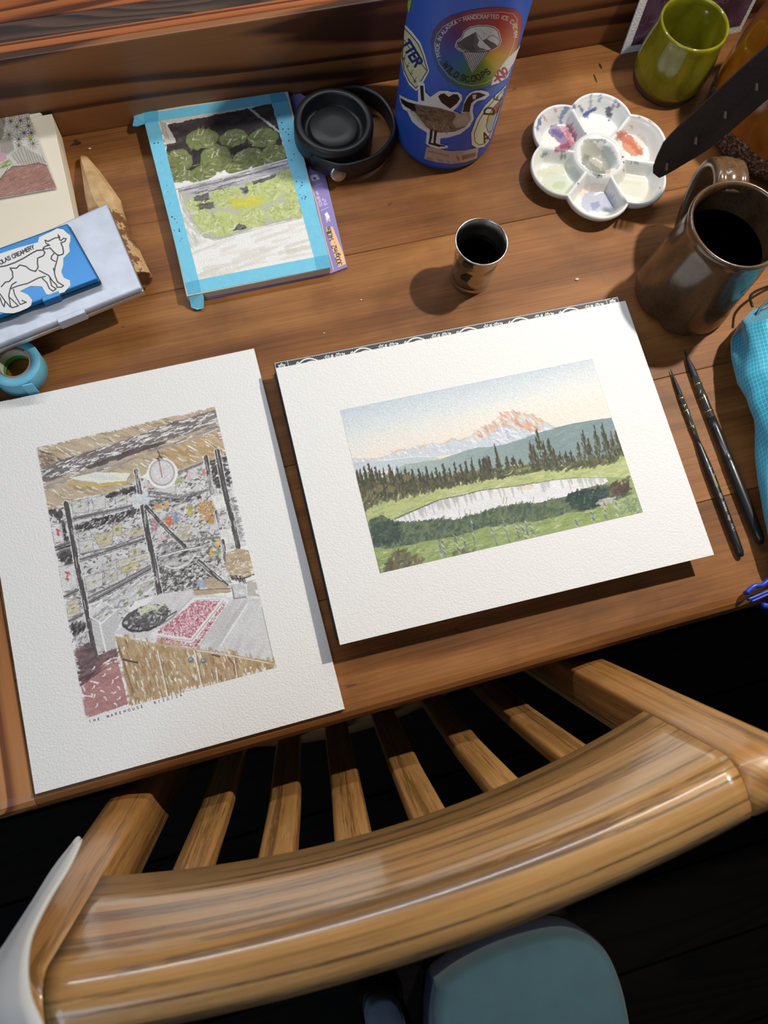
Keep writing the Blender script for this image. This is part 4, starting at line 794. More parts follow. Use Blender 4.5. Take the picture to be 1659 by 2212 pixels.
R.poly(G_(1430,1075,1480,1068,1590,1345,1520,1372), (240, 196, 140)); R.line(G_(1280,640,1360,880,1430,1180,1490,1400), 1.8, (244, 206, 150))
aa = math.atan2(1090-1350, 1462-1548); R.text('300g/m2 . 140lbs', *H_(1552, 1352), 9.6, aa, 1.7, (60, 58, 70), .14)
R.text('25', *H_(1462, 1028), 7, aa, 1.1, (238, 236, 246)); R.poly(G_(1420,975,1440,960,1462,1000,1440,1020), (238, 236, 246)); R.line(G_(1395,950,1450,925), 1, (220, 216, 240)); R.line(G_(1345,770,1400,750), 1, (220, 216, 240))
R.text('12,5x18 cm', *H_(1405, 915), 6, aa, 1, (226, 222, 244)); R.text('5"x7"', *H_(1440, 905), 6, aa, 1, (226, 222, 244))
R.poly(G_(1310,690,1365,676,1385,715,1325,732), (236, 234, 240)); R.ell(*H_(1348, 708), 3.6, 3.6, 0, (96, 90, 140)); R.poly(G_(1342,700,1352,690,1358,702), (236, 234, 240))
print_mesh('cover_print', G, R, M['print'], cover, (245, 245, 245), albedo=.85)
M['tape'] = plain('blue_tape', rgb(112, 194, 222), .55, noise=.05, nscale=300, bump=.15, bscale=1500); M['tape2'] = plain('blue_tape_double', rgb(84, 170, 204), .55, noise=.05, nscale=300)
def tq(nm, pts, z, mt, n=1): return mob(nm, *prism([un(*q, z)[:2] for q in pts][::-1], z-.00025, z), M[mt], pad, smooth=False)
tz = PZ+.0003
tq('tape_strip', G_(78,300,180,282,480,1466,378,1490), tz, 'tape'); tq('tape_strip', G_(1030,150,1145,130,1450,1280,1342,1298), tz, 'tape')
tq('tape_strip', G_(180,210,1010,78,1030,150,180,282), tz, 'tape'); tq('tape_strip', G_(480,1466,1342,1298,1362,1394,500,1558), tz, 'tape')
for q in (G_(78,210,180,204,180,282,78,300), G_(1010,78,1120,62,1145,130,1030,150), G_(378,1490,480,1466,500,1558,400,1578), G_(1342,1298,1450,1280,1466,1374,1362,1394)): tq('tape_corner', q, tz, 'tape2')
def tab(px, z0s): 
    V = np.array([un(*q, z) for q, z in zip(px, z0s)]); n = len(V); V2 = V-np.array((0, 0, .0003)); return mob('tape_tab', np.concatenate([V, V2]), [list(range(n)), list(range(2*n-1, n-1, -1))]+[[i, n+i, n+(i+1) % n, (i+1) % n] for i in range(n)], M['tape'], pad, smooth=False)
tab(G_(85,205,85,300,20,322,-12,318,-8,290,-2,262,-10,240), [tz, tz, .010, .008, .008, .0085, .009]); tab(G_(402,1572,508,1556,520,1600,518,1678,470,1690,425,1672,412,1610), [tz, tz, .007, .003, .0025, .003, .007])
G, X, Y = flat_grid([un(*q, PZ+.00015) for q in ((342, 262), (589, 222), (679, 556), (428, 606))], 300, 400); R = Ras(X, Y); paint_cabbage(R)
print_mesh('painted_picture', G, R, M['painted'], pad, (240, 239, 236))
R2 = random.Random(5)
for i in range(42):   # paint spatters on the tape
    side = R2.random() < .6; t_ = R2.random(); q = G_(1050+t_*200+R2.random()*60, 190+t_*700) if side else G_(190-0+t_*220-R2.random()*40-40, 330+t_*900)
    p = un(*q[0], tz); r_ = R2.uniform(.0002, .0008); V, F = lathe([(r_, 0), (r_*.6, .00012), (0, .00014)], p[0], p[1], 8, tz); mob('paint_speck', V, F, M['book'], pad)

# ================= the chair =================
cy0, ck, cxc, cdx, cdy, cc3, ckz, CZL, CZT, CXL, CXR = -.01474, .03251, .02878, .04162, .24575, -.00016, -.07977, .11506, .22678, -.13715, .20476
def cpt(u, z, off=0.0):
    zz = max(z, -.30); s = (u-cxc)/.18; s = max(-1.02, min(1.02, s)); kz = ck+ckz*max(min(zz, .24), -.05); y = cy0-kz*(1-s*s)+cc3*s*(1-s*s)+off
    return np.array((u-cdx*zz, y-cdy*zz, z))
chair = thing('chair', 'oak slat-back chair with wide curved top rail pushed up to the desk', 'chair', (.03, .2, FL))
TH = .034; sec = [(0, CZL+.003), (0, .16), (0, .20), (0, CZT-.013)]
for i in range(1, 6): a = i*PI/2/5; sec.append((-.013+.013*math.cos(a), CZT-.013+.013*math.sin(a)))
sec += [(-.0155, CZT+.0001)]
for i in range(0, 7): a = PI/2+i*PI/2/6; sec.append((-TH+.016+.016*math.cos(a), CZT-.0005-.016+.016*math.sin(a)))
sec += [(-TH, .17), (-TH+.004, CZL+.004), (-TH+.008, CZL), (-.003, CZL)]
us = np.linspace(CXL, CXR, 48); V = []; F = []; n = len(sec)
for u in us: V += [cpt(u, z, o) for o, z in sec]
for i in range(47):
    for j in range(n): k = (j+1) % n; F.append([i*n+j, i*n+k, (i+1)*n+k, (i+1)*n+j])
F += [list(range(n))[::-1], [47*n+j for j in range(n)]]
tr_ = mob('top_rail', V, F, M['oak'], chair, label='wide curved oak top rail with a shiny worn edge'); set_uv(tr_, grid_uv(V, n))
def stile(u0, u1):
    zl = [FL, -.6, -.45, -.33, -.30, -.2, -.1, 0, .06, .12, .16, .2]; i0 = next(i for i, q in enumerate(sec) if q[1] > CZT-.0131); i1 = next(i for i, q in enumerate(sec) if q[0] == -TH and q[1] < .18)
    ss = [(0, z) for z in zl]+sec[i0:i1]+[(-TH, z) for z in zl[::-1] if z < .19]; uu = [u0, u0+.0010, u0+.0032, (u0+u1)/2, u1-.0032, u1-.0010, u1]; k_ = [.84, .95, 1, 1, 1, .95, .84]; n = len(ss); V = []; F = []; uv = []
    for u, k in zip(uu, k_):
        for o, z in ss: V.append(cpt(u, z-(1-k)*.012*(z > .2), -TH/2+(o+TH/2)*k)); uv.append((z-FL+u0, u-u0+o))
    for i in range(len(uu)-1):
        for j in range(n): k = (j+1) % n; F.append([i*n+j, i*n+k, (i+1)*n+k, (i+1)*n+j])
    F += [list(range(n))[::-1], [(len(uu)-1)*n+j for j in range(n)]]
    return set_uv(mob('stile', V, F, M['oak_up'], chair), uv)
stile(CXL-.0302, CXL-.0002); stile(CXR+.0002, CXR+.0312)
for a, b in ((-.1077, -.0831), (-.0554, -.0308), (-.0062, .0185), (.0446, .0692), (.0985, .1215), (.1477, .1723)):
    uc = (a+b)/2; P = [cpt(uc, z, -.016) for z in np.linspace(-.27, CZL+.012, 14)]; V, F = sweep(P, rsec(b-a, .0125, .0035), up=(0, .97, .245)); set_uv(mob('slat', V, F, M['oak_up'], chair), grid_uv(V, 16))
P = [cpt(u, -.285, -.016) for u in np.linspace(CXL, CXR, 24)]; mob('lower_rail', *sweep(P, rsec(.022, .05, .004), up=(0, .24, .97)), M['oak'], chair)
yb = cpt(.03, -.31)[1]
mob('seat', *prism([(CXL-.02, yb+.03), (CXL-.045, yb+.40), (.03, yb+.43), (CXR+.05, yb+.40), (CXR+.025, yb+.03)][::-1], -.345, -.315, .006), M['oak'], chair, smooth=False)
for x in (CXL-.02, CXR+.02): mob('front_leg', *box(x-.017, x+.017, yb+.35, yb+.384, FL, -.345, .004), M['oak_up'], chair, smooth=False)
for x in (CXL-.012, CXR+.03): mob('side_rail', *box(x-.011, x+.011, yb+.02, yb+.352, -.395, -.345, .003), M['oak'], chair, smooth=False)

# white cloth slung over the left stile
inner = [(178, 1812, .105), (150, 1868, .130), (110, 1930, .160), (80, 1985, .185), (62, 2030, .205), (55, 2090, .225), (62, 2150, .240), (80, 2200, .248), (105, 2270, .252)]
outer = [(170, 1806, .100), (120, 1868, .118), (72, 1945, .140), (36, 2000, .155), (0, 2052, .168), (-60, 2120, .180), (-110, 2180, .190), (-140, 2240, .195), (-160, 2300, .195)]
rows = []
for ri, ((a, b, z), (c, d, e)) in enumerate(zip(inner, outer)):
    p, q = un(a, b, z+.045), un(c, d, e+.02); r_ = []
    for k in range(13): t_ = k/12; w_ = p+(q-p)*t_; w_[2] += .0035*math.sin(t_*9)*t_+.010*math.sin(PI*t_); r_.append(w_)
    for k in range(1, 6): w_ = q.copy(); w_[2] -= .035*k*(ri/8)**1.5; w_[0] -= .003*k*(ri/8); r_.append(w_)
    rows.append(r_)
rows = np.array(rows); sm = np.stack([smooth_path(rows[:, k], 40) for k in range(rows.shape[1])], 1); h_, w_ = sm.shape[:2]; V = sm.reshape(-1, 3)
F = [[i*w_+j, i*w_+j+1, (i+1)*w_+j+1, (i+1)*w_+j] for i in range(h_-1) for j in range(w_-1)]
def twill(name, col, sc=900, amt=.12, rough=.85, rot=.6):
    m, t, b = nmat(name); L = t.links.new; tc = N(t, 'ShaderNodeTexCoord'); q = N(t, 'ShaderNodeMapping'); q.inputs['Rotation'].default_value = (0, 0, rot); L(tc.outputs['Object'], q.inputs['Vector'])
    wv = N(t, 'ShaderNodeTexWave', i_Scale=float(sc), i_Distortion=.6, i_Detail=1.0); L(q.outputs[0], wv.inputs['Vector']); r = ramp(t, [(0, tuple(c*(1-amt) for c in col)), (1, tuple(min(1, c*(1+amt*.4)) for c in col))]); L(wv.outputs['Fac'], r.inputs['Fac']); L(r.outputs['Color'], b.inputs['Base Color'])
    b.inputs['Roughness'].default_value = rough; b.inputs['Sheen Weight'].default_value = .15; bp = N(t, 'ShaderNodeBump', i_Strength=.25, i_Distance=.0004); L(wv.outputs['Fac'], bp.inputs['Height']); L(bp.outputs['Normal'], b.inputs['Normal']); return m
M['cotton'] = twill('white_cotton', (.62, .62, .60), 420, .16)
cl = mob('cotton_cloth', V, F, M['cotton']); tag(cl, 'white cotton cloth draped over the left post of the chair', 'cloth')
md = cl.modifiers.new('thick', 'SOLIDIFY'); md.thickness = .0018

# teal stool seats below the chair back
def cushion(name, label, pts, z0, z1, mat1, mat2, r=.03):
    ctr = np.mean(pts, 0); t = thing(name, label, 'stool', (ctr[0], ctr[1], FL), 'stools behind the chair')
    P = smooth_path(np.array([(p[0], p[1], 0) for p in list(pts)+[pts[0]]]), 72)[:-1, :2]; V = []; F = []; n = len(P); lay = []
    for k in range(7): a = k*PI/2/6; lay.append((1-(r/.16)*(1-math.cos(a)), z1-r*(1-math.sin(a)) if k else z1-r))
    lay = [(1, z1-r*1.0)]+[(1-(1-math.cos(k*PI/12))*.14, z1-r+r*math.sin(k*PI/12)) for k in range(1, 7)]+[(.5, z1+.004), (.02, z1+.006)]
    for s, z in lay:
        for p in P: q = ctr[:2]+(p-ctr[:2])*s; V.append((q[0], q[1], z))
    for i in range(len(lay)-1):
        for j in range(n): k = (j+1) % n; F.append([i*n+j, i*n+k, (i+1)*n+k, (i+1)*n+j])
    F.append([(len(lay)-1)*n+j for j in range(n)]); mob('seat_pad', V, F, mat1, t)
    V = []; F = []; lay = [(1.0, z1-r), (1.012, z1-r-.002), (1.02, z1-r-.02), (1.01, z0)]
    for s, z in lay:
        for p in P: q = ctr[:2]+(p-ctr[:2])*s; V.append((q[0], q[1], z))
    for i in range(3):
        for j in range(n): k = (j+1) % n; F.append([(i+1)*n+j, (i+1)*n+k, i*n+k, i*n+j])
    F.append([3*n+j for j in range(n)][::-1]); F.append([j for j in range(n)]); mob('seat_side', V, F, mat2, t, label='dark blue side of the seat')
    for sx, sy in ((-.6, -.6), (.6, -.6), (.6, .6), (-.6, .6)):
        lo = P.min(0); hi = P.max(0); x = ctr[0]+sx*(hi[0]-lo[0])/2; y = ctr[1]+sy*(hi[1]-lo[1])/2; mob('leg', *turned([(0, .012), (1, .016)], (x, y, FL), (x, y, z0), 12, (0, 1, 0)), M['floor'], t)
    return t
M['teal'] = plain('teal_felt', rgb(74, 104, 112), .9, noise=.06, nscale=40, bump=.3, bscale=700, sheen=.3); M['navy'] = plain('navy_cloth', rgb(46, 52, 70), .9, noise=.05, bump=.3, bscale=600); M['slate'] = twill('slate_corduroy', rgb(96, 108, 126), 260, .25)
sz = -.27
pts = [un(*q, sz)[:2] for q in ((945, 2130), (1010, 2085), (1110, 2040), (1230, 2015), (1310, 2050), (1350, 2120), (1375, 2230), (1385, 2380), (1150, 2480), (955, 2380), (935, 2230))]
cushion('padded_stool', 'teal padded stool seat with rounded corner and dark blue side below the chair', np.array(pts), sz-.09, sz, M['teal'], M['navy'])
c_ = un(838, 2235, sz-.03)[:2]; pts = [c_+np.array((.020*np.sign(math.cos(q))*abs(math.cos(q))**.7, .034*np.sign(math.sin(q))*abs(math.sin(q))**.7)) for q in np.linspace(0, 2*PI, 17)[:-1]]
cushion('padded_stool', 'small slate blue ribbed pad beside the teal stool seat', np.array(pts), sz-.09, sz-.03, M['slate'], M['navy'], .02)
# ================= blue bottle with stickers =================
BX, BY, BR = .2424, .4916, .0464
bottle = thing('water_bottle', 'tall blue metal water bottle covered with stickers', 'bottle', (BX, BY, 0))
M['blue'] = plain('blue_powder_coat', rgb(52, 92, 190), .42, noise=.04, nscale=900, bump=.12, bscale=1600)
prof = [(.0395, 0), (.0425, .0008), (.0448, .003), (.0460, .0075), (BR, .014), (BR, .08), (BR, .15), (BR, .188), (.0455, .198), (.0425, .206), (.038, .212), (.0335, .216), (.0315, .219)]
mob('body', *lathe(prof, BX, BY, 96), M['blue'], bottle)
mob('neck', *lathe([(.0313, .2185), (.0313, .236), (.0318, .239), (.0308, .2405), (.0296, .239), (.0290, .232), (.0290, .20)], BX, BY, 64), M['steel'], bottle)
mob('base_boot', *lathe([(.038, .0001), (.0405, .0004), (.0420, .0011), (.038, .0008)], BX, BY, 64, close=True), M['black'], bottle)
def ray_cyl(px, py, r=BR):
    d = ray(px, py); o = CAM-np.array((BX, BY, 0)); a = d[0]**2+d[1]**2; b = 2*(o[0]*d[0]+o[1]*d[1]); c = o[0]**2+o[1]**2-r*r; D = b*b-4*a*c
    t = -b/(2*a) if D < 0 else (-b-math.sqrt(D))/(2*a); p = CAM+t*d; return math.atan2(p[1]-BY, p[0]-BX), p[2]
def sticker(name, out, draw, ppm=3600, base=(240, 238, 236), off=.00025, label=None, wrap=0.0):
    T = np.array([ray_cyl(*q) for q in out]); T[:, 0] = np.where(T[:, 0] > 1.2, T[:, 0]-2*PI, T[:, 0]); (t0, z0), (t1, z1) = T.min(0)-(.02, .001), T.max(0)+(.02, .001)
    w = int((t1-t0)*BR*ppm); h = int((z1-z0)*ppm); th, z = np.meshgrid(np.linspace(t0, t1, w), np.linspace(z1, z0, h)); rr = np.where(z < .014, BR-(.014-z)*.03, BR)+off
    G = np.stack([BX+rr*np.cos(th), BY+rr*np.sin(th), z], -1); X, Y = proj(G)
    R = Ras(X, Y, base); R.th = th; R.err += 10; R.poly(out, base); m = R.a.copy(); draw(R); R.a = m
    return print_mesh(name, G, R, M['sticker'], bottle, (250, 250, 250), True, label=label)
H = tr(830, 0, .1989); K = (26, 24, 26)
def d_scoops(R):
    cx, cy = H(1000, 530)[0]; a = np.arctan2(R.Y-cy, R.X-cx); d = np.hypot(R.X-cx, R.Y-cy)
    st = [(-3.3, (60, 78, 168)), (-2.5, (96, 44, 104)), (-1.75, (150, 40, 60)), (-.9, (186, 42, 38)), (-.35, (206, 92, 40)), (.25, (222, 166, 42)), (.75, (206, 176, 44)), (1.25, (110, 144, 48)), (1.75, (66, 124, 70)), (2.3, (44, 112, 140)), (2.9, (52, 90, 168)), (3.3, (70, 70, 150))]
    xs = [s_[0] for s_ in st]
    for k in range(3): R.c[..., k] = np.interp(a, xs, [s_[1][k] for s_ in st])
    dk = np.clip((d-48)/55, 0, 1)[..., None]; R.c *= (1-.12*dk)
    inn = H(545,480,570,380,640,290,760,220,920,165,1120,138,1290,132,1400,150,1445,210,1440,340,1400,500,1320,700,1210,840,1090,905,950,932,820,905,700,830,600,700,560,580)
    R.line(inn+[inn[0]], 1.0, (226, 216, 206), .9)
    pth = pl_path(H(625,650,596,560,600,470,640,385,720,290,840,235,980,205,1120,200,1250,200,1340,222,1390,265,1412,340,1400,430,1370,520,1330,610))
    R.text('- MADE IN ALASKA ~ HANDCRAFTED ICE CREAM', 0, 0, 8.0, 0, 1.4, (232, 220, 212), .26, pth)
    R.text('WILD SCOOPS', 0, 0, 12.0, 0, 3.0, (22, 26, 24), .42, pl_path(H(632,705,700,790,790,855,900,890,1010,880,1120,820,1210,745,1290,660)))
    wht = H(765,500,790,440,840,400,860,340,930,290,1020,272,1120,272,1200,290,1245,330,1262,390,1275,430,1260,490,1210,530,1150,550,950,800,850,560,800,548)
    R.poly(wht, (226, 222, 220)); ow = H(778,500,800,450,848,408,870,345,935,300,1020,284,1115,284,1190,300,1235,340,1248,395,1262,432,1248,485,1200,522,1130,548,1060,570,930,565,850,548,805,538); R.line(ow+[ow[0]], 1.3, K)
    R.poly(H(800,460,860,420,990,348,1040,430,1020,480,1060,520,1120,545,940,560,850,540,790,510), (96, 92, 92)); 
    for i in range(16): R.line(H(800+i*8,470+i*5,860+i*9,430+i*8,985-i*2,360+i*10), .7, (40, 38, 40), .9)
    R.poly(H(1070,440,1110,418,1140,440,1200,470,1230,500,1170,530,1100,480), (90, 86, 88)); R.poly(H(990,348,1100,470,1160,525,1110,535,1040,520,1010,490,1030,440), (230, 228, 226)); R.line(H(990,348,1050,420,1100,470,1165,530), 1, K); R.line(H(1110,420,1175,380,1230,410,1245,440), 1, K)
    for p in ((1000,320),(1040,325),(1065,345),(1080,392),(1155,352),(1130,390),(1085,362)): R.ell(*H(*p)[0], .9, .9, 0, K)
    cone = H(860,565,1140,555,950,790); R.poly(cone, (226, 222, 220)); R.line(cone+[cone[0]], 1.2, K)
    for i in range(11):
        t = i/11; a0 = H(860+280*t,565-10*t)[0]; R.line([a0]+[H(950+190*(t), 790-235*t)[0] if 0 else H(905+45*min(1, t*1.2)+20*t, 678+112*min(1, t*1.2) if t < .8 else 790-60*t)[0]], .01, K)
    for i in range(1, 12):
        t = i/12; L0 = np.array(H(860,565)[0]); R0 = np.array(H(1140,555)[0]); T0 = np.array(H(950,790)[0])
        R.line([tuple(L0+(R0-L0)*t), tuple(L0+(T0-L0)*t)], .8, K); R.line([tuple(R0+(L0-R0)*t), tuple(R0+(T0-R0)*t)], .8, K)
    R.line(ow+[ow[0]], 1.1, K)
sticker('ice_cream_sticker', H(500,450,530,330,600,240,720,170,900,118,1100,88,1280,82,1420,100,1480,150,1495,220,1482,350,1435,540,1355,720,1235,870,1100,950,950,975,800,950,680,880,580,760,520,600), d_scoops, 4200, (120, 60, 90), .0004, 'rainbow ice cream sticker reading WILD SCOOPS')
def d_goose(R):
    br = [(120, 98, 74), (136, 114, 88), (104, 84, 64), (150, 128, 100), (88, 70, 54)]
    body = H(250,1110,400,1140,600,1172,800,1232,930,1216,945,1290,880,1380,760,1432,600,1440,500,1412,400,1330,330,1250,280,1185,200,1130); R.poly(body, (128, 106, 82))
    R.daubs(body, 150, 9, 2.6, .35, br, .7, .4, .25); R.daubs(H(380,1150,560,1180,560,1300,440,1310,390,1230), 60, 8, 2.2, .3, [(96, 76, 56), (150, 124, 92), (76, 58, 44)], .8, .4, .3)
    R.daubs(H(440,1320,660,1290,760,1340,720,1420,520,1410), 60, 8, 2, 1.2, [(176, 154, 122), (150, 126, 96), (190, 170, 140)], .7, .4, .3)
    R.poly(H(300,1250,260,1190,330,1220,420,1330,480,1400,440,1390), (214, 206, 196), .9); R.poly(H(790,1240,930,1216,945,1290,880,1370,780,1390,740,1330), (206, 190, 168), .75); R.daubs(H(790,1240,930,1225,930,1300,860,1360,780,1370), 30, 10, 5, .8, [(216, 202, 182), (196, 178, 152)], .5)
    R.poly(H(172,1060,260,1110,330,1130,350,1210,290,1190,230,1160,185,1110), (34, 30, 30)); R.poly(H(850,1216,868,1130,905,1060,955,1015,1030,1004,1108,1032,1045,1062,985,1086,945,1125,926,1216), (42, 32, 30)); R.poly(H(958,1030,1002,1026,990,1078,960,1074), (216, 206, 196))
    R.poly(H(1055,1025,1108,1032,1060,1052), (26, 24, 26)); R.poly(H(585,1050,606,1024,650,1012,702,1052,750,1022,798,1026,822,1072,792,1122,716,1182,620,1112), K); R.poly(H(388,930,425,930,435,1098,400,1092), K)
    for p in (H(512,1420,505,1500,490,1555,540,1570,600,1590), H(560,1430,550,1500,545,1560,600,1580,655,1584)): R.line(p, 6, (44, 30, 28), 1, 3)
sticker('goose_sticker', H(163,1026,250,1072,366,1105,365,890,400,884,440,905,448,1000,500,1052,560,1010,600,985,680,982,740,1000,800,995,846,1030,848,1085,800,1160,750,1205,832,1236,850,1180,862,1120,890,1050,930,1006,985,984,1060,978,1130,998,1146,1030,1095,1078,1010,1100,972,1140,962,1205,976,1285,930,1375,830,1455,700,1494,612,1505,608,1562,690,1580,696,1606,600,1622,500,1596,450,1560,462,1440,380,1390,300,1320,250,1212,205,1186,172,1110), d_goose, 4200, (238, 236, 234), .0006, 'sticker of a goose with the letter I and a black heart')
def d_butter(R):
    cr = (226, 222, 180); ins = H(215,300,290,380,370,480,420,600,468,765,400,880,345,960,270,880,215,760,195,620); R.poly(ins, cr); R.line(ins+[ins[0]], 1.8, K); R.line(H(205,420,300,560,460,765), 1.6, K); R.line(H(210,430,195,640), 1.4, K)
    R.text('TTER', *H(186, 480)[0], 19, 1.02, 5.4, (30, 52, 128), .22); R.line(H(190,600,260,760,345,900), 1, K)
    for i, n in enumerate('5678'): p = H(205+i*38, 640+i*82)[0]; R.text(n, p[0], p[1], 5, 1.0, 1, K); R.line([p, (p[0]+6, p[1]-9)], 1, K)
sticker('butter_sticker', H(212,250,300,340,395,462,445,600,490,770,425,900,350,992,270,925,212,800,186,660,190,430), d_butter, 3800, (240, 238, 232), .0003, 'cream butter carton sticker at the left side')
def d_klo(R):
    R.text('Klo', *H(1268, 888)[0], 19, -1.02, 4.2, (176, 34, 62), .12, shear=.3); R.line(H(1200,880,1230,850,1290,830), 4, (176, 34, 62)); R.line(H(1310,850,1400,700), 1.6, (40, 36, 40))
sticker('script_sticker', H(1160,930,1180,850,1240,760,1330,640,1440,540,1482,480,1420,650,1340,840,1240,905), d_klo, 3600, (240, 238, 238), .0005, 'white sticker with red script lettering')
def d_sun(R):
    o = H(1310,960,1210,1070,1110,1180,1030,1310,978,1450,985,1540,1030,1575,1090,1560,1140,1480,1230,1230); R.line(o+[o[0]], 1.4, K)
    i = H(1290,1070,1200,1150,1130,1260,1105,1370,1130,1440,1170,1420,1220,1250); R.poly(i, (170, 196, 220)); R.poly(H(1290,1030,1190,1160,1110,1300,1110,1370,1180,1260), (226, 178, 62)); R.poly(H(1270,1080,1190,1170,1165,1250,1240,1220), (206, 92, 70)); 
    for k in range(5): R.line(H(1230,1220,1270-26*k,1080+38*k), .9, K)
    R.line(i+[i[0]], 1.2, K); R.text('D', *H(1190, 1240)[0], 20, -1.05-.5, 4, K); R.text('E', *H(1262, 1095)[0], 15, -1.3, 3.2, K); R.text('A', *H(1088, 1545)[0], 19, -.35, 3.4, K)
sticker('oval_sticker', H(1325,920,1200,1040,1090,1150,1000,1290,942,1450,950,1575,1010,1612,1085,1595,1148,1520,1240,1240), d_sun, 3600, (230, 226, 196), .0004, 'cream oval sticker with black letters and a sun')
def d_code(R):
    for i in range(22): R.line(H(845+i*7,1690-i*1.6,848+i*7,1735-i*1.8), .5+.5*((i*7) % 3), (120, 92, 78)); 
    for i in range(11): R.line(H(480+i*21,1630+i*5+(i % 2)*6,488+i*21,1652+i*5), 1.4, (130, 100, 86))
    for i in range(9): R.line(H(470+i*15+(i//4)*50,1705+i*5,478+i*15+(i//4)*50,1725+i*5), 1.3, (130, 100, 86))
    R.line(H(790,1700,810,1740), 2.4, (120, 92, 78))
sticker('price_label', H(460,1592,600,1622,720,1640,880,1632,1026,1600,1008,1718,880,1764,720,1782,560,1760,430,1724), d_code, 3600, (206, 180, 160), .0003, 'pale barcode label near the bottle base')
sticker('leaf_sticker', H(245,0,300,0,285,80,268,150,248,60), lambda R: None, 3000, (160, 200, 60), .0003, 'small lime green sticker at the bottle top left')

# ================= black lid with carry strap =================
LX, LY, LR = .1385, .4965, .0352
lid = thing('bottle_lid', 'black round bottle lid with loop strap and steel button', 'lid', (LX, LY, .0021))
z_ = .0023
mob('lid_body', *lathe([(.030, z_), (.0335, z_+.001), (LR, z_+.004), (LR, z_+.025), (.0345, z_+.0285), (.0325, z_+.0300), (.0290, z_+.0300), (.0280, z_+.0290), (.0272, z_+.018), (.0250, z_+.0165), (.0225, z_+.0165), (.0218, z_+.0210), (.0205, z_+.0222), (.010, z_+.0218), (0, z_+.0217)], LX, LY, 80), M['black'], lid)
sp = [(-.026, -.024), (-.006, -.0395), (.014, -.0405), (.034, -.0335), (.0505, -.016), (.0555, .004), (.049, .024), (.034, .0355), (.016, .0375), (-.002, .0365)]
path = smooth_path([(LX+a, LY+b, .0145+.002*math.sin(i)) for i, (a, b) in enumerate(sp)], 60); mob('strap', *sweep(path, rsec(.0038, .019, .0016)), M['black'], lid)
bp_ = np.array((LX-.0065, LY-.0405, .0150)); bd = np.array((-.05, -.78, .62)); bd /= np.linalg.norm(bd)
mob('button', *turned([(0, .0058), (.55, .0070), (.8, .0070), (.95, .0064), (1, .0052)], bp_-bd*.003, bp_+bd*.0030, 32), plain('satin_nickel', (.60, .52, .45), .28, 1), lid, label='round steel button')

# ================= flower palette =================
PX, PY = .3700, .4235; PA = math.radians(68.7); pal = thing('paint_palette', 'white porcelain flower palette with dried watercolour in its wells', 'palette', (PX, PY, 0))
def petal_r(a, k=1.0):
    d = (a-PA+PI/6) % (PI/3)-PI/6   # angle from nearest lobe axis
    c_, r_ = .0372, .0298*k; s_ = c_*math.sin(d); return c_*math.cos(d)+math.sqrt(max(r_*r_-s_*s_, 1e-8))
NR, NT = 110, 300; V = []; cols = []; rim = .0172
def sst(x, a, b): t = min(1, max(0, (x-a)/(b-a))); return t*t*(3-2*t)
def pal_h(x, y, rho, a):
    rr = math.hypot(x, y); d = (a-PA+PI/6) % (PI/3)-PI/6; lx, ly = rr*math.cos(d)-.041, rr*math.sin(d)
    ctr = .0032+.0135*sst(rr, .006, .0185) if rr < .0215 else 9
    wall = sst(rr, .0262, .0225)   # ring wall
    sep = abs(rr*math.sin(PI/6-abs(d))); wsep = 1-sst(sep, .0006, .0052)
    er = 1-sst((1-rho)*petal_r(a), .0010, .0115)
    if rr < .0195: return ctr
    if rr < .0228: return .0166+.0008*math.sin((rr-.0195)/.0033*PI)
    w_ = max(wsep*.98, er, 1-sst(rr, .0228, .0300)); return .0030+(.0136)*min(1, w_**.8)+(.0012*min(1, max(0, er-.9)*10))
for i in range(NR+1):
    rho = (i/NR)**.85
    for j in range(NT):
        a = 2*PI*j/NT; r_ = petal_r(a)*rho; x, y = r_*math.cos(a), r_*math.sin(a); V.append((PX+x, PY+y, pal_h(x, y, rho, a)))
for k, (s_, z) in enumerate(((1.012, .0158), (1.014, .0145), (1.0, .0120), (.95, .0075), (.88, .0035), (.80, .0008), (.76, 0), (.70, .0004))):
    for j in range(NT): a = 2*PI*j/NT; r_ = petal_r(a)*s_; V.append((PX+r_*math.cos(a), PY+r_*math.sin(a), z))
rowsn = NR+1+8; F = []
for i in range(rowsn-1):
    for j in range(NT): k = (j+1) % NT; F.append([i*NT+j, (i+1)*NT+j, (i+1)*NT+k, i*NT+k])
F.append([(rowsn-1)*NT+j for j in range(NT)])
Vp = np.array(V)
m, t, b = nmat('glazed_porcelain'); at = N(t, 'ShaderNodeAttribute', attribute_name='Col'); t.links.new(at.outputs['Color'], b.inputs['Base Color']); b.inputs['Roughness'].default_value = .12; b.inputs['Coat Weight'].default_value = .4; M['porcelain'] = m
po = mob('dish', Vp, [f[::-1] for f in F], m, pal)
X, Y = proj(Vp); Rr = Ras(X.reshape(rowsn, NT), Y.reshape(rowsn, NT), (236, 236, 232)); Rr.err = 10000
Q = tr(1130, 170, .2049)
class PR:   # free canvas painting on scattered vertices, limited to dabs
    pass
def dab(p, wd, col, al=.9, w2=None): Rr.line(p, wd, tuple(np.array(col)*.85+np.array((170, 166, 160))*.15), al*.85, w2, 4)
BLU = (44, 70, 160); NAV = (50, 52, 84); RED = (150, 40, 66)
for p in (Q(720,150,710,300), Q(820,150,800,240)): dab(p, 5, (110, 130, 180), .7)
dab(Q(660,390,700,340,760,320), 12, (30, 52, 140), .9, 6); dab(Q(590,290,620,340), 7, BLU, .8); dab(Q(530,280,540,300), 8, BLU, .9); dab(Q(900,330,905,380), 14, (54, 54, 76), .9); dab(Q(930,330,980,230), 6, (110, 112, 140), .7); dab(Q(1000,300,1010,270), 6, NAV, .7)
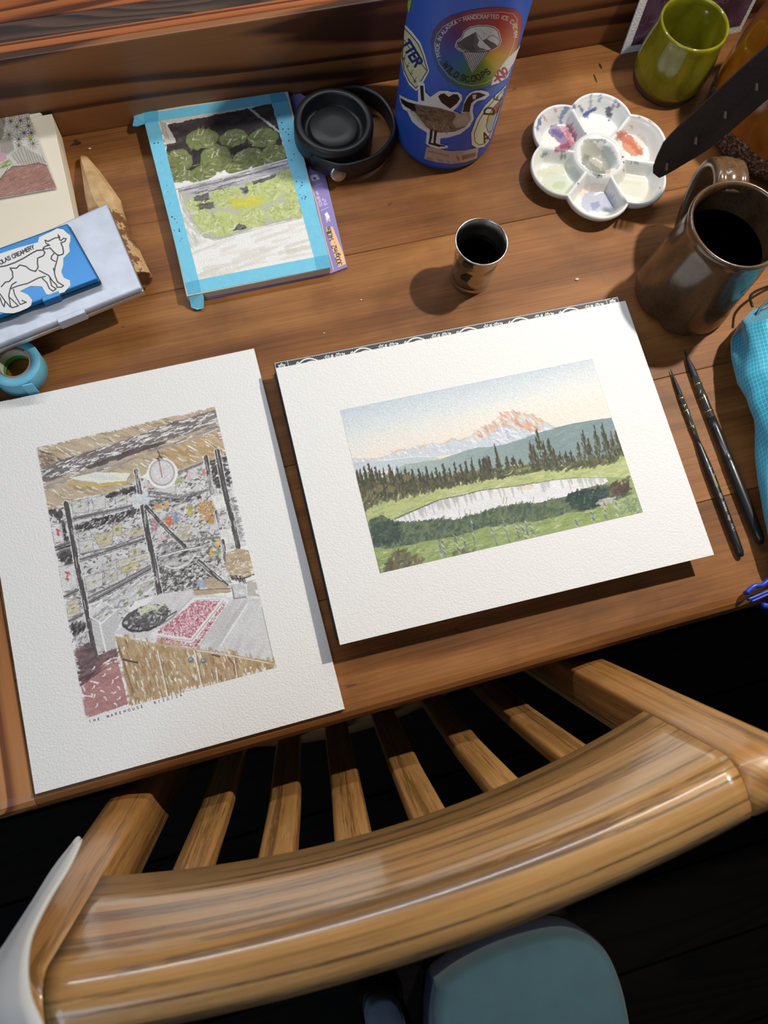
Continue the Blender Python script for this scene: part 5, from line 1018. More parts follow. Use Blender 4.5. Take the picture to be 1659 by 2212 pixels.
dab(Q(460,310,410,380,390,460), 9, (90, 112, 170), .75); dab(Q(180,420,150,520), 7, BLU, .8); dab(Q(200,380,240,440), 5, (196, 110, 130), .7); dab(Q(330,330,345,350), 6, (200, 110, 126), .7)
dab(Q(330,540,400,620,450,700,430,740), 24, (104, 60, 110), .75, 16); dab(Q(480,520,520,620,480,700,360,745), 20, RED, .75, 8); dab(Q(420,540,470,600), 18, (176, 96, 120), .6); dab(Q(330,560,390,600), 12, BLU, .6)
dab(Q(1040,600,1130,650,1240,780), 22, (190, 74, 48), .85, 14); dab(Q(1100,700,1170,760), 24, (206, 110, 70), .8); dab(Q(1230,640,1260,700), 22, (232, 204, 184), .7); dab(Q(1230,370,1225,410), 5, NAV, .6); dab(Q(1340,430,1380,450), 8, (90, 100, 150), .7); dab(Q(1130,500,1145,520), 5, (200, 130, 120), .7)
dab(Q(660,660,760,640,860,660), 8, (110, 112, 108), .6); dab(Q(700,760,780,840,830,930), 40, (176, 174, 156), .7); dab(Q(680,860,800,980), 26, (96, 102, 94), .65); dab(Q(880,760,960,900), 22, (150, 166, 164), .6); dab(Q(740,840,840,910), 22, (206, 204, 186), .8)
dab(Q(200,820,260,800), 7, (84, 92, 78), .7); dab(Q(360,830,440,820), 7, (86, 92, 80), .7); dab(Q(200,1000,300,960,430,960), 18, (214, 214, 176), .7); dab(Q(300,1080,420,1120), 40, (206, 220, 186), .7); dab(Q(350,1130,410,1120), 16, (190, 206, 160), .7); dab(Q(520,980,560,1040), 20, (186, 196, 204), .5)
dab(Q(640,1200,720,1150,840,1160), 22, (226, 200, 176), .6); dab(Q(720,1300,860,1300), 44, (170, 176, 206), .8); dab(Q(740,1350,780,1330), 14, (130, 134, 180), .8); dab(Q(900,1290,940,1340), 20, (186, 192, 214), .7)
dab(Q(1080,1040,1220,1060), 26, (226, 214, 196), .6); dab(Q(1120,1140,1300,1180), 36, (222, 222, 196), .7); dab(Q(1140,880,1210,890), 2.5, (120, 112, 116), .7)
for p in ((1050,825),(1060,880),(1060,965),(800,1020),(580,1105),(905,440),(1440,1150),(660,575)): Rr.ell(*Q(*p)[0], 2, 2, 0, (60, 56, 90), .8)
c = np.clip(lin(np.clip(Rr.c, 0, 255))/lin((250, 250, 250))*.82, 0, .9).reshape(-1, 3); c[(NR-1)*NT:] = np.maximum(c[(NR-1)*NT:], .62); ca = po.data.color_attributes.new('Col', 'FLOAT_COLOR', 'POINT'); ca.data.foreach_set('color', np.concatenate([c, np.ones((len(c), 1))], 1).astype(np.float32).ravel())

# ================= pottery and the steel cup =================
def glaze(name, c1, c2, rough=.14, nscale=35, streak=0, spec=None, specks=0, zspeck=None):
    m, t, b = nmat(name); L = t.links.new; tc = N(t, 'ShaderNodeTexCoord'); mp_ = N(t, 'ShaderNodeMapping'); mp_.inputs['Scale'].default_value = (1, 1, .35 if streak else 1); L(tc.outputs['Object'], mp_.inputs['Vector'])
    n = N(t, 'ShaderNodeTexNoise', i_Scale=float(nscale), i_Detail=6.0, i_Roughness=.65, i_Distortion=.5); L(mp_.outputs[0], n.inputs['Vector']); r = ramp(t, [(.32, c1), (.68, c2)]); L(n.outputs['Fac'], r.inputs['Fac']); col = r.outputs['Color']
    if specks:
        v = N(t, 'ShaderNodeTexNoise', i_Scale=420.0, i_Detail=2.0); L(tc.outputs['Object'], v.inputs['Vector']); sr = ramp(t, [(.60, (0, 0, 0)), (.66, (1, 1, 1))]); L(v.outputs['Fac'], sr.inputs['Fac']); col = mixc(t, mathn(t, 'MULTIPLY', sr.outputs['Color'], specks), col, tuple(x*.3 for x in c1))
    if zspeck:
        sx = N(t, 'ShaderNodeSeparateXYZ'); L(tc.outputs['Object'], sx.inputs[0]); n3 = N(t, 'ShaderNodeTexNoise', i_Scale=22.0, i_Detail=4.0); L(tc.outputs['Object'], n3.inputs['Vector'])
        ff = mathn(t, 'LESS_THAN', mathn(t, 'ADD', sx.outputs['Z'], mathn(t, 'MULTIPLY', n3.outputs['Fac'], .03)), zspeck); v = N(t, 'ShaderNodeTexNoise', i_Scale=330.0, i_Detail=3.0, i_Roughness=.7); L(tc.outputs['Object'], v.inputs['Vector'])
        sr = ramp(t, [(.44, rgb(40, 26, 16)), (.56, rgb(120, 104, 92)), (.68, rgb(206, 200, 206))]); L(v.outputs['Fac'], sr.inputs['Fac']); col = mixc(t, ff, col, sr.outputs['Color']); L(mathn(t, 'ADD', mathn(t, 'MULTIPLY', ff, .5), rough), b.inputs['Roughness'])
    else: b.inputs['Roughness'].default_value = rough
    L(col, b.inputs['Base Color']); b.inputs['Coat Weight'].default_value = .3; b.inputs['Coat Roughness'].default_value = .08; return m
MX, MY = .4061, .2807
mug = thing('mug', 'tall brown stoneware mug with a ribbed handle', 'mug', (MX, MY, 0)); M['stoneware'] = glaze('brown_stoneware', rgb(62, 44, 30), rgb(104, 80, 56), .22, 26, 1, specks=.5)
def mug_fn(r, z, a):
    d = (a-math.radians(-150)+PI) % (2*PI)-PI
    return r*(1-.10*math.exp(-(d/.16)**2)*math.exp(-(z/.014)**2))+.0004*math.sin(3*a+z*60)
mob('body', *lathe([(.030, 0), (.041, .0005), (.0440, .003), (.0446, .007), (.0436, .013), (.0425, .02), (.0410, .045), (.0395, .07), (.0378, .088), (.0372, .0935), (.0384, .0965), (.0396, .1005), (.0398, .1035), (.0388, .1058), (.0372, .1058), (.0358, .1035), (.0350, .095), (.0365, .06), (.0375, .02), (.034, .007), (0, .006)], MX, MY, 96, fn=mug_fn), M['stoneware'], mug)
ha = math.radians(72); hd = np.array((math.cos(ha), math.sin(ha), 0)); hp = [(.0355, .094), (.046, .0985), (.060, .0955), (.070, .084), (.0735, .066), (.068, .046), (.057, .028), (.046, .016), (.040, .011)]
hpath = smooth_path([np.array((MX, MY, z))+hd*r for r, z in hp], 56)
hs = [(-.0135, -.003), (-.0135, .002), (-.0115, .0042), (-.0082, .0046), (-.0066, .0034), (-.0050, .0050), (0, .0056), (.0050, .0050), (.0066, .0034), (.0082, .0046), (.0115, .0042), (.0135, .002), (.0135, -.003), (.010, -.0042), (-.010, -.0042)]
tang = np.gradient(hpath, axis=0); sd = np.cross(hd, (0, 0, 1)); ups = np.array([np.cross(sd, v/np.linalg.norm(v))*-1 for v in tang]); ups = np.array([q if q@(hp_-np.array((MX, MY, .05))) > 0 else -q for q, hp_ in zip(ups, hpath)])
mob('handle', *sweep(hpath, hs, up=ups), M['stoneware'], mug)
mob('drink', *lathe([(.0355, .072), (.02, .072), (0, .072)], MX, MY, 48), plain('black_coffee', (.006, .004, .003), .08), mug)
GX, GY = .4717, .5016
tum = thing('tumbler', 'olive green glazed handleless pottery cup', 'cup', (GX, GY, 0)); M['olive'] = glaze('olive_glaze', rgb(104, 100, 16), rgb(142, 138, 30), .12, 30, 1)
mob('body', *lathe([(.0300, .0045), (.0325, .0065), (.0345, .013), (.0352, .022), (.0348, .032), (.0336, .044), (.0322, .055), (.0316, .062), (.0317, .0665), (.0310, .0684), (.0296, .0682), (.0288, .066), (.0290, .058), (.0305, .04), (.0312, .02), (.027, .010), (0, .009)], GX, GY, 80), M['olive'], tum)
mob('foot', *lathe([(.026, 0), (.0315, .0006), (.0325, .003), (.0318, .0060), (.029, .0062)], GX, GY, 64), plain('bare_brown_clay', rgb(74, 42, 28), .8, noise=.15, nscale=200), tum, label='bare brown clay foot')
AX, AY = .5600, .4310
potj = thing('pottery_jar', 'amber brown glazed pottery jar with speckled bare base at the right edge', 'jar', (AX, AY, 0)); M['amber'] = glaze('amber_glaze', rgb(112, 58, 10), rgb(156, 92, 22), .16, 28, 1, zspeck=.048)
mob('body', *lathe([(.058, 0), (.066, .001), (.070, .006), (.0720, .015), (.0725, .04), (.071, .07), (.068, .10), (.063, .125), (.060, .135), (.0605, .142), (.0585, .144), (.056, .142), (.056, .13), (.060, .11), (.065, .07), (.066, .02), (.05, .008), (0, .008)], AX, AY, 96), M['amber'], potj)
ring = []
for i in range(40):
    a = 2*PI*i/40; th = math.radians(197)+.30*math.cos(a)*1.0; z = .105+.023*math.sin(a); rr = np.interp(z, (.07, .10, .125), (.071, .068, .063)); ring.append((AX+rr*math.cos(th), AY+rr*math.sin(th), z))
ctr_up = np.array([np.array((p[0]-AX, p[1]-AY, 0))/math.hypot(p[0]-AX, p[1]-AY) for p in ring]); mob('raised_ring', *sweep(np.array(ring), [(.0010*math.cos(q), .0009*math.sin(q)) for q in np.linspace(0, 2*PI, 9)[:-1]], closed=True, up=ctr_up), plain('thin_amber', rgb(180, 124, 40), .2), potj, label='raised oval ring on the jar side')
CX, CY = .2218, .3383
cup = thing('steel_cup', 'small steel shot cup of dark rinse water', 'cup', (CX, CY, 0))
mob('body', *lathe([(.0150, 0), (.0166, .0004), (.0173, .0016), (.0175, .007), (.0170, .0076), (.0176, .0084), (.0180, .020), (.0184, .0335), (.0189, .0345), (.0184, .0356), (.0189, .0368), (.0185, .0380), (.0190, .0392), (.0196, .046), (.0209, .0532), (.0218, .0553), (.0219, .0562), (.0214, .0566), (.0207, .0556), (.0192, .048), (.0186, .039), (.0181, .0380), (.0184, .0368), (.0179, .0356), (.0178, .030), (.0172, .012), (.016, .004), (0, .0035)], CX, CY, 72), M['steel'], cup)
mob('rinse_water', *lathe([(.0180, .0335), (.01, .0335), (0, .0335)], CX, CY, 48), plain('dark_water', (.010, .014, .011), .04), cup, label='dark green rinse water')
def cup_mark(name, pts, z_off=0):
    # etched dark mark wrapped on the cup
    T = []
    for q in pts:
        d = ray(*q); o = CAM-np.array((CX, CY, 0)); a = d[0]**2+d[1]**2; b = 2*(o[0]*d[0]+o[1]*d[1]); c = o[0]**2+o[1]**2-.0190**2; D = max(0, b*b-4*a*c); p = CAM+(-b-math.sqrt(D))/(2*a)*d; T.append((math.atan2(p[1]-CY, p[0]-CX), p[2]))
    T = np.array(T); (t0, z0), (t1, z1) = T.min(0)-.01*np.array((1, .05)), T.max(0)+.01*np.array((1, .05)); th, z = np.meshgrid(np.linspace(t0, t1, 46), np.linspace(z1, z0, 40)); rr = np.interp(z, (.008, .034, .0395, .046, .053), (.0178, .0186, .0192, .0198, .0211))+.00012
    G = np.stack([CX+rr*np.cos(th), CY+rr*np.sin(th), z], -1); X, Y = proj(G); R = Ras(X, Y, (60, 56, 52)); R.err += 8; rr_ = random.Random(len(pts))
    R.poly(pts, (58, 52, 46), 1, 1.5, .4); print_mesh(name, G, R, M['print'], cup, (255, 255, 255), True)
S_ = tr(950, 460, .1025)
cup_mark('etched_mark', S_(480,1010,560,1010,620,1050,700,1110,700,1185,600,1160,540,1170,470,1110)); cup_mark('etched_mark', S_(415,1330,470,1300,540,1320,570,1290,640,1310,720,1330,650,1360,640,1400,600,1440,590,1470,480,1420,430,1380))

# ================= hanging leather strap, leaning card =================
M['leather'] = plain('dark_leather', rgb(38, 24, 18), .6, noise=.2, nscale=120, bump=.3, bscale=500)
s0, s1 = un(1413, 376, .052), un(1650, 165, .150)
vd = (s0+s1)/2-CAM; vd /= np.linalg.norm(vd); ax_ = (s1-s0)/np.linalg.norm(s1-s0); sn = np.cross(ax_, -vd); sn /= np.linalg.norm(sn); fn_ = np.cross(sn, ax_)
if fn_@vd > 0: fn_ = -fn_; sn = -sn
if (sn@CU) < 0: sn = -sn      # sn points to the strap's upper edge
tl = .42*(1 if (fn_*math.cos(.42)+sn*math.sin(.42))@np.array((.5, .2, .6)) < (fn_*math.cos(.42)-sn*math.sin(.42))@np.array((.5, .2, .6)) else -1)
fn_, sn = fn_*math.cos(tl)+sn*math.sin(tl), sn*math.cos(tl)-fn_*math.sin(tl)
Lw = np.linalg.norm(s1-s0); strap = thing('leather_strap', 'dark brown leather strap with punched holes hanging in over the jar from the right', 'strap', tuple(s1))
st_ = [(0, .0015, -.0060), (.004, .0055, -.0075), (.012, .0098, -.0095), (.024, .0150, -.0120), (.034, .0162, -.0142), (.044, .0165, -.0160), (.06, .0165, -.0165)]+[(a, .0166, -.0166) for a in np.linspace(.08, Lw, 8)]; V = []; F = []
def stp(a): return s0+ax_*a
for a, hi, lo in st_:
    for b_, d_ in ((hi, 0), (lo, 0), (lo, -.0028), (hi, -.0028)): V.append(stp(a)+sn*b_+fn_*d_)
for k in range(1, 13):   # beyond the frame the band bends down over the jar rim
    a = Lw+.012*k; p = stp(Lw)+ax_*(.012*k)-np.array((0, 0, .0016*k*k*.55))
    for b_, d_ in ((.0166, 0), (-.0166, 0), (-.0166, -.0028), (.0166, -.0028)): V.append(p+sn*b_+fn_*d_)
ns = len(V)//4
for i in range(ns-1):
    for j in range(4): k = (j+1) % 4; F.append([i*4+j, (i+1)*4+j, (i+1)*4+k, i*4+k])
F += [[0, 1, 2, 3], [(ns-1)*4+j for j in (3, 2, 1, 0)]]
so = mob('strap_band', V, F, M['leather'], strap, smooth=False); bm = bmesh.new(); bm.from_mesh(so.data); bmesh.ops.recalc_face_normals(bm, faces=bm.faces[:]); bm.to_mesh(so.data); bm.free()
for k, a in enumerate((.0130, .044, .073, .102)):   # punched holes cut through the band
    V, F = turned([(0, .0015), (1, .0015)], s0+ax_*a-sn*.001+fn_*.01, s0+ax_*a-sn*.001-fn_*.012, 14, tuple(ax_+sn)); cu = mob('hole_cutter', V, F, None, smooth=False); bm = bmesh.new(); bm.from_mesh(cu.data); bmesh.ops.recalc_face_normals(bm, faces=bm.faces[:]); bm.to_mesh(cu.data); bm.free(); md = so.modifiers.new('hole', 'BOOLEAN'); md.object = cu; md.operation = 'DIFFERENCE'; md.solver = 'EXACT'
bpy.context.view_layer.update(); dg = bpy.context.evaluated_depsgraph_get(); me2 = bpy.data.meshes.new_from_object(so.evaluated_get(dg)); so.modifiers.clear(); so.data = me2
for o in [o for o in bpy.data.objects if o.name.startswith('hole_cutter')]: bpy.data.objects.remove(o, do_unlink=True)
card = thing('leaning_card', 'white-edged card with dark purple drawing leaning behind the green cup', 'card', (.50, .545, 0))
q0 = un(1341, 117, .0003); nx = np.array((1, .012, 0)); upv = np.array((0, .0165, .150)); CW = .13
c4 = [q0+upv, q0+upv+nx*CW, q0+nx*CW, q0]; tb = np.array((0, .0012, -.0001)); V = np.array(c4+[p+tb for p in c4]); mob('card_board', V, [[0, 3, 2, 1], [4, 5, 6, 7], [0, 1, 5, 4], [1, 2, 6, 5], [2, 3, 7, 6], [3, 0, 4, 7]], M['paper'], card, smooth=False)
G, X, Y = flat_grid([p+np.array((0, -.00015, 0)) for p in (c4[0]+nx*.008-upv*.04, c4[1]-nx*.004-upv*.04, c4[2]-nx*.004+upv*.05, c4[3]+nx*.008+upv*.05)], 160, 180); R = Ras(X, Y, (96, 66, 84)); R.a[:] = 1; rr_ = R.rs
R.c += (fbm(R.u*9, R.v*9, 2)[..., None]-.5)*60
for i in range(150):
    x, y, a = 1345+rr_.rand()*300, rr_.rand()*150-60, -1.1+rr_.rand()*.8; R.line([(x, y), (x+7*math.cos(a), y+7*math.sin(a)), (x+14*math.cos(a+.5), y+14*math.sin(a+.5))], 1.2, [(176, 150, 166), (86, 58, 78), (150, 120, 140)][rr_.randint(3)], .7)
print_mesh('card_picture', G, R, M['print'], card, (255, 255, 255))

# ================= brushes =================
M['bristle'] = plain('dark_bristle', (.010, .012, .022), .5, bump=.4, bscale=1500); M['gun'] = plain('dark_nickel', (.10, .095, .085), .25, 1); M['wire'] = plain('brass_wire', (.62, .50, .28), .3, 1); M['lacq'] = plain('matte_black_lacquer', (.014, .014, .016), .34, coat=.2); M['quill'] = plain('clear_quill', (.05, .048, .042), .12, coat=.6)
def brush(label, a, b, prof_br, prof_fe, prof_ha, bands, rz):
    a = np.array(a); b = np.array(b); t = thing('paint_brush', label, 'brush', tuple((a+b)/2*np.array((1, 1, 0))), 'watercolour brushes right of the landscape')
    mob('bristles', *turned(prof_br, a, b, 20), M['bristle'], t); mob('ferrule', *turned(prof_fe, a, b, 24), M['quill'], t); h = mob('handle', *turned(prof_ha, a, b, 28), M['lacq'], t)
    for p, r in bands: mob('wire_band', *turned([(p-.004, r-.0001), (p-.002, r+.00025), (p, r+.0003), (p+.002, r+.00025), (p+.004, r-.0001)], a, b, 24), M['wire'], t)
    return t, h, a, b
t1 = un(1448, 797, .0022); e1 = un(1602, 1203, .0040)
br1, h1, a1, e1_ = brush('thin black watercolour brush with white lettering', t1, e1, [(0, .0001), (.04, .0009), (.09, .0017), (.145, .0021), (.16, .0020)], [(.145, .0022), (.235, .00245), (.315, .0022), (.318, .0024), (.33, .0024), (.395, .0019)], [(.392, .0020), (.42, .0023), (.46, .0029), (.50, .0033), (.505, .0034), (.522, .0034), (.526, .0036), (.60, .00375), (.80, .0036), (.93, .0034), (.975, .0031), (.995, .0022), (1, .0010)], [(.165, .0022), (.205, .00235), (.235, .00245), (.32, .0023)], 0)
t2 = un(1478, 757, .003); e2 = np.array((.3856, .046, .0052))
br2, h2, a2, e2_ = brush('thicker plain black watercolour brush partly under the teal bag', t2, e2, [(0, .0001), (.05, .0016), (.10, .0029), (.145, .0032), (.16, .0031)], [(.145, .0033), (.25, .0036), (.36, .0038), (.365, .0037)], [(.36, .0037), (.42, .0039), (.545, .0041), (.548, .0044), (.585, .0045), (.59, .0043), (.60, .0047), (.75, .0048), (.93, .0044), (.98, .0038), (1, .0018)], [(.185, .0034), (.26, .0036), (.33, .0037)], 0)
# lettering on the thin brush: print wrapped on the handle's upper side
ax1 = (e1_-a1)/np.linalg.norm(e1_-a1); L1 = np.linalg.norm(e1_-a1); sd1 = np.cross(ax1, (0, 0, 1)); sd1 /= np.linalg.norm(sd1); up1 = np.cross(sd1, ax1)
tt, qq = np.meshgrid(np.linspace(.535, .92, 560), np.linspace(PI*.5+1.0, PI*.5-1.0, 60)); rr = np.interp(tt, (.526, .60, .80, .93), (.0036, .00375, .0036, .0034))+.00008
G = a1+ax1*(tt*L1)[..., None]+(sd1*np.cos(qq)[..., None]+up1*np.sin(qq)[..., None])*rr[..., None]
R = Ras((tt*L1*1000), (PI/2-qq)*3.7, (0, 0, 0)); sgn = 1
R = Ras(tt*L1*1000, ((PI/2-qq)*3.7), (0, 0, 0)); WL = (226, 220, 206); x0 = .545*L1*1000
R.text('2', x0, 1.0, 2.2, 0, .34, WL); R.text('Tintoretto', x0+5, 1.1, 2.6, 0, .36, (214, 196, 140), .10, shear=.35); R.text('1337', x0+23.5, 1.0, 1.9, 0, .32, WL); R.text('Sintetico', x0+31, .9, 1.9, 0, .36, WL, .14); R.text('Vejo', x0+43, .9, 1.9, 0, .34, WL); R.text('ITALY', x0+50.5, .9, 2.0, 0, .30, WL)
R.a = np.clip(R.c[..., 0]/120, 0, 1); print_mesh('lettering', G, R, M['print'], h1, (255, 255, 255), True, albedo=.8, label='pale lettering along the handle')

# ================= teal bag and buckle =================
m, t, b = nmat('ripstop_nylon'); L = t.links.new; uvn = N(t, 'ShaderNodeUVMap'); sx = N(t, 'ShaderNodeSeparateXYZ'); L(uvn.outputs[0], sx.inputs[0])
def gl(o): f = mathn(t, 'FRACT', mathn(t, 'MULTIPLY', o, 1.0)); return mathn(t, 'LESS_THAN', f, .09)
ln = mathn(t, 'MAXIMUM', gl(sx.outputs['X']), gl(sx.outputs['Y'])); L(mixc(t, mathn(t, 'MULTIPLY', ln, .55), rgb(40, 160, 192), rgb(176, 226, 236)), b.inputs['Base Color']); b.inputs['Roughness'].default_value = .36; b.inputs['Sheen Weight'].default_value = .2; b.inputs['Transmission Weight'].default_value = 0.0; M['ripstop'] = m
bag = thing('stuff_sack', 'bright teal ripstop nylon stuff sack at the right edge of the desk', 'bag', (.48, .13, 0))
nS, nA = 120, 96; left = [(0, .4560), (.06, .4310), (.12, .4190), (.20, .4130), (.30, .4095), (.36, .4120), (.44, .4100), (.54, .4010), (.64, .3930), (.74, .3890), (.84, .3880), (.92, .3860), (1.0, .3900)]
V = []; uv = []
for i in range(nS+1):
    s_ = i/nS; y = .246-.236*s_; xl = np.interp(s_, [q[0] for q in left], [q[1] for q in left]); xr = .585-.05*abs(2*s_-1)**2; hz = (.052+.012*math.sin(s_*5))*(1-.72*max(0, (s_-.78)/.22)**1.6)*min(1, .45+s_*5.5); xc = (xl+xr)/2; hw = (xr-xl)/2
    for j in range(nA):
        a = 2*PI*j/nA; ca, sa = math.cos(a), math.sin(a); e = .8; px_ = xc+hw*np.sign(ca)*abs(ca)**e; pz = hz*.5+hz*.5*np.sign(sa)*abs(sa)**e
        w_ = .0040*(fbm(np.array(s_*4+ca*1.2+3), np.array(sa*1.8+ca*1.5+3), 5, 2)-.5)*2+.0007*math.sin(a*5+s_*16)
        px_ += w_*ca*2; pz += w_*1.6*max(0, sa); V.append((px_, y+.004*math.sin(a*2+s_*5), max(pz, .0012))); uv.append((s_*64+.5*math.sin(a*3), j/nA*96+.8*math.sin(s_*12)))
F = []
for i in range(nS):
    for j in range(nA): k = (j+1) % nA; F.append([i*nA+j, (i+1)*nA+j, (i+1)*nA+k, i*nA+k])
F.append([j for j in range(nA)]); F.append([nS*nA+j for j in range(nA)][::-1])
bo = mob('sack_body', V, F, M['ripstop'], bag); ul = bo.data.uv_layers.new(name='UVMap')
for p in bo.data.polygons:
    js = [bo.data.loops[li].vertex_index % nA for li in p.loop_indices]; wr = max(js)-min(js) > nA/2
    for li, jj in zip(p.loop_indices, js):
        q = uv[bo.data.loops[li].vertex_index]; ul.data[li].uv = (q[0], q[1]+(96 if wr and jj == 0 else 0))
# stitched top hem
hp = [(.458+.0012*k, .2475, .0135+.0*k) for k in range(3)]; P = smooth_path([(.437, .2235, .030), (.4445, .2350, .034), (.456, .2405, .037), (.475, .2435, .040), (.50, .2445, .042), (.54, .2440, .040)], 40); mob('hem', *sweep(P, rsec(.0022, .0035, .0009)), plain('teal_binding', rgb(22, 96, 120), .6, noise=.1, nscale=400), bag)
P = smooth_path([(.446, .243, .026), (.452, .2545, .020), (.466, .262, .012), (.49, .268, .004), (.53, .275, .0028)], 30); mob('drawcord', *sweep(P, [(.0012*math.cos(q), .0012*math.sin(q)) for q in np.linspace(0, 2*PI, 9)[:-1]]), M['black'], bag)
M['bluepl'] = plain('blue_plastic', rgb(28, 62, 178), .3)
buck = thing('buckle', 'royal blue plastic side-release buckle below the teal bag', 'buckle', tuple(un(1640, 1290, 0)*np.array((1, 1, 0))))
kx = un(1618, 1288, .008); k1 = un(1700, 1262, .008); kd = (k1-kx)/np.linalg.norm(k1-kx); kn = np.array((-kd[1], kd[0], 0))
def kp(a, b_, z): return kx+kd*a+kn*b_+np.array((0, 0, z-.008))
def bar(pts, w_, h_, nm): return mob(nm, *sweep(smooth_path([kp(*p) for p in pts], 24), rsec(w_, h_, min(w_, h_)*.38)), M['bluepl'], buck)
bar([(-.002, .0030, .0085), (.006, .0062, .0095), (.013, .0052, .0095), (.022, .0080, .0090), (.034, .0085, .0085)], .0036, .0070, 'prong'); bar([(.008, -.0100, .0070), (.014, -.0125, .0075), (.022, -.0105, .0080), (.034, -.0085, .0085)], .0046, .0070, 'prong')
bar([(-.001, -.0022, .0065), (.012, -.0012, .0070), (.036, .0010, .0075)], .0022, .0040, 'centre_rail'); bar([(.001, -.0046, .0060), (.014, -.0034, .0065), (.036, -.0014, .0075)], .0018, .0040, 'centre_rail')
mob('buckle_base', *prism([kp(.030, .0110, 0)[:2], kp(.046, .0120, 0)[:2], kp(.046, -.0120, 0)[:2], kp(.030, -.0110, 0)[:2]][::-1], .0006, .0125, .0012), M['bluepl'], buck, smooth=False)
mob('webbing', *sweep(smooth_path([kp(.040, .002, .011), kp(.046, .010, .013), kp(.052, .022, .012)], 16), rsec(.018, .0016, .0006), up=(0, 0, 1)), plain('blue_webbing', rgb(30, 60, 150), .8), buck)

# ================= left group: box, stick, cases, tape =================
cream = thing('cream_box', 'cream cardboard box with a drawing lying on top', 'box', (-.20, .48, 0)); bz = .030
M['cream'] = plain('cream_card', rgb(226, 216, 196), .8, noise=.03, nscale=12); mob('box_body', *prism([(-.33, .5535), (-.0955, .5535), (-.0945, .405), (-.33, .405)][::-1], 0, bz, .0006), M['cream'], cream, smooth=False)
J = tr(0, 210, .1929)
env = mob('envelope', *prism([un(*q, bz+.0012)[:2] for q in J(-260,150,290,78,350,95,470,190,350,235,380,1020,-260,1120)], bz+.0001, bz+.0011), paper('cream_paper', rgb(232, 226, 212), .2, 600), smooth=False); tag(env, 'folded cream paper under the pencil drawing on the box', 'paper')
dc = [un(*q, bz+.0022) for q in J(-300,170,290,92,632,1015,-300,1180)]
draw = thing('drawing_card', 'coloured pencil drawing of spiky plants on a card', 'drawing', (*np.mean(dc, 0)[:2], bz+.0012)); mob('card', *prism([p[:2] for p in dc][::-1], bz+.0012, bz+.0021), M['paper'], draw, smooth=False)
G, X, Y = flat_grid(dc, 260, 240); R = Ras(X, Y, (206, 200, 190)); R.a[:] = 1; R.dw = .6
R.c -= (fbm(R.X*.3, R.Y*.3, 6)[..., None]-.5)*24
R.poly(J(-300,150,50,130,60,300,20,480,-300,700), (150, 144, 128), .9, 2); R.daubs(J(-100,160,40,150,50,300,0,480,-100,520), 60, 14, 2, 1.4, [(120, 114, 100), (170, 164, 146)], .6)
R.poly(J(0,480,120,440,160,590,0,700), (168, 160, 146), .9, 2)
for i in range(9): R.line(J(10+i*16,500-i*6,20+i*16,640-i*6), .9, (110, 104, 96), .8)
hill = J(120,620,260,540,420,640,530,740,420,740,260,770,150,700); R.poly(hill, (186, 178, 164), .8, 2)
for i in range(12): R.line(J(130+i*34,640-(i < 5)*i*22+(i >= 5)*(i-9)*12,210+i*30,750), .9, (96, 90, 82), .85)
gnd = J(-300,860,0,940,60,840,140,770,260,770,420,738,520,760,632,1012,-300,1185); R.poly(gnd, (168, 122, 106), 1, 2); R.daubs(gnd, 420, 12, 2, -.45, [(150, 104, 88), (184, 138, 122), (140, 100, 84), (196, 150, 140)], .6, .5, .2); R.line(J(-10,930,60,845,150,772,260,770,420,738,530,765), 1.4, (96, 74, 64), .9)
def spiky(x, y, r, c=(74, 78, 60)):
    for k in range(9): a = k*.698+.2; R.line(J(x, y, x+r*math.cos(a), y+r*math.sin(a)), 1.5, c, .9, .7)
for x, y, r in ((110,180,55),(210,170,50),(120,270,50),(230,260,55),(190,330,60),(320,320,60),(100,420,60),(270,400,55),(350,400,50),(210,470,60),(340,470,50),(310,240,45),(370,520,60),(210,540,45)): spiky(x, y, r, [(74, 78, 60), (96, 100, 60), (70, 66, 62)][int(x) % 3])
R.daubs(J(80,180,200,180,190,250,120,250), 14, 8, 3, .4, [(196, 160, 120), (170, 176, 96)], .7); R.ell(*J(340, 450)[0], 5, 3, 0, (190, 170, 60), .8)
R.ell(*J(0, 670)[0], 15, 10, -.2, (206, 156, 164), .95, 2); R.daubs(J(10,740,130,690,110,780,20,790), 22, 9, 2.4, -.6, [(120, 140, 70), (166, 170, 90)], .85); R.line(J(0,930,40,870,90,790), 1.3, (90, 96, 80), .9)
R.grain(.14, .7); print_mesh('pencil_drawing', G, R, M['print'], draw, (246, 244, 240))
# carved stick
stick = thing('carved_stick', 'carved wooden stake with pointed tip beside the cream box', 'stake', (-.07, .45, 0)); tp, te = un(178, 338, .004), un(272, 548, .011); te[2] = .0125; tp = tp.copy(); tp[2] = .0035
prof = [(0, .0014), (.02, .0036), (.15, .0078), (.30, .0122), (.40, .0146), (.44, .0150), (.47, .0136), (.56, .0122), (.8, .0122), (1.0, .0122)]
Vt, Ft = turned(prof, tp, te+(te-tp)*.28, 11); rn = random.Random(3); Vt = Vt+np.array([[rn.uniform(-.0006, .0006) for _ in range(3)] for _ in Vt]); Vt[:, 2] = np.maximum(Vt[:, 2], 0)
m, t, b = nmat('carved_wood'); L = t.links.new; tc = N(t, 'ShaderNodeTexCoord'); sx = N(t, 'ShaderNodeSeparateXYZ'); L(tc.outputs['Object'], sx.inputs[0]); n = N(t, 'ShaderNodeTexNoise', i_Scale=60.0, i_Detail=5.0, i_Roughness=.7); L(tc.outputs['Object'], n.inputs['Vector'])
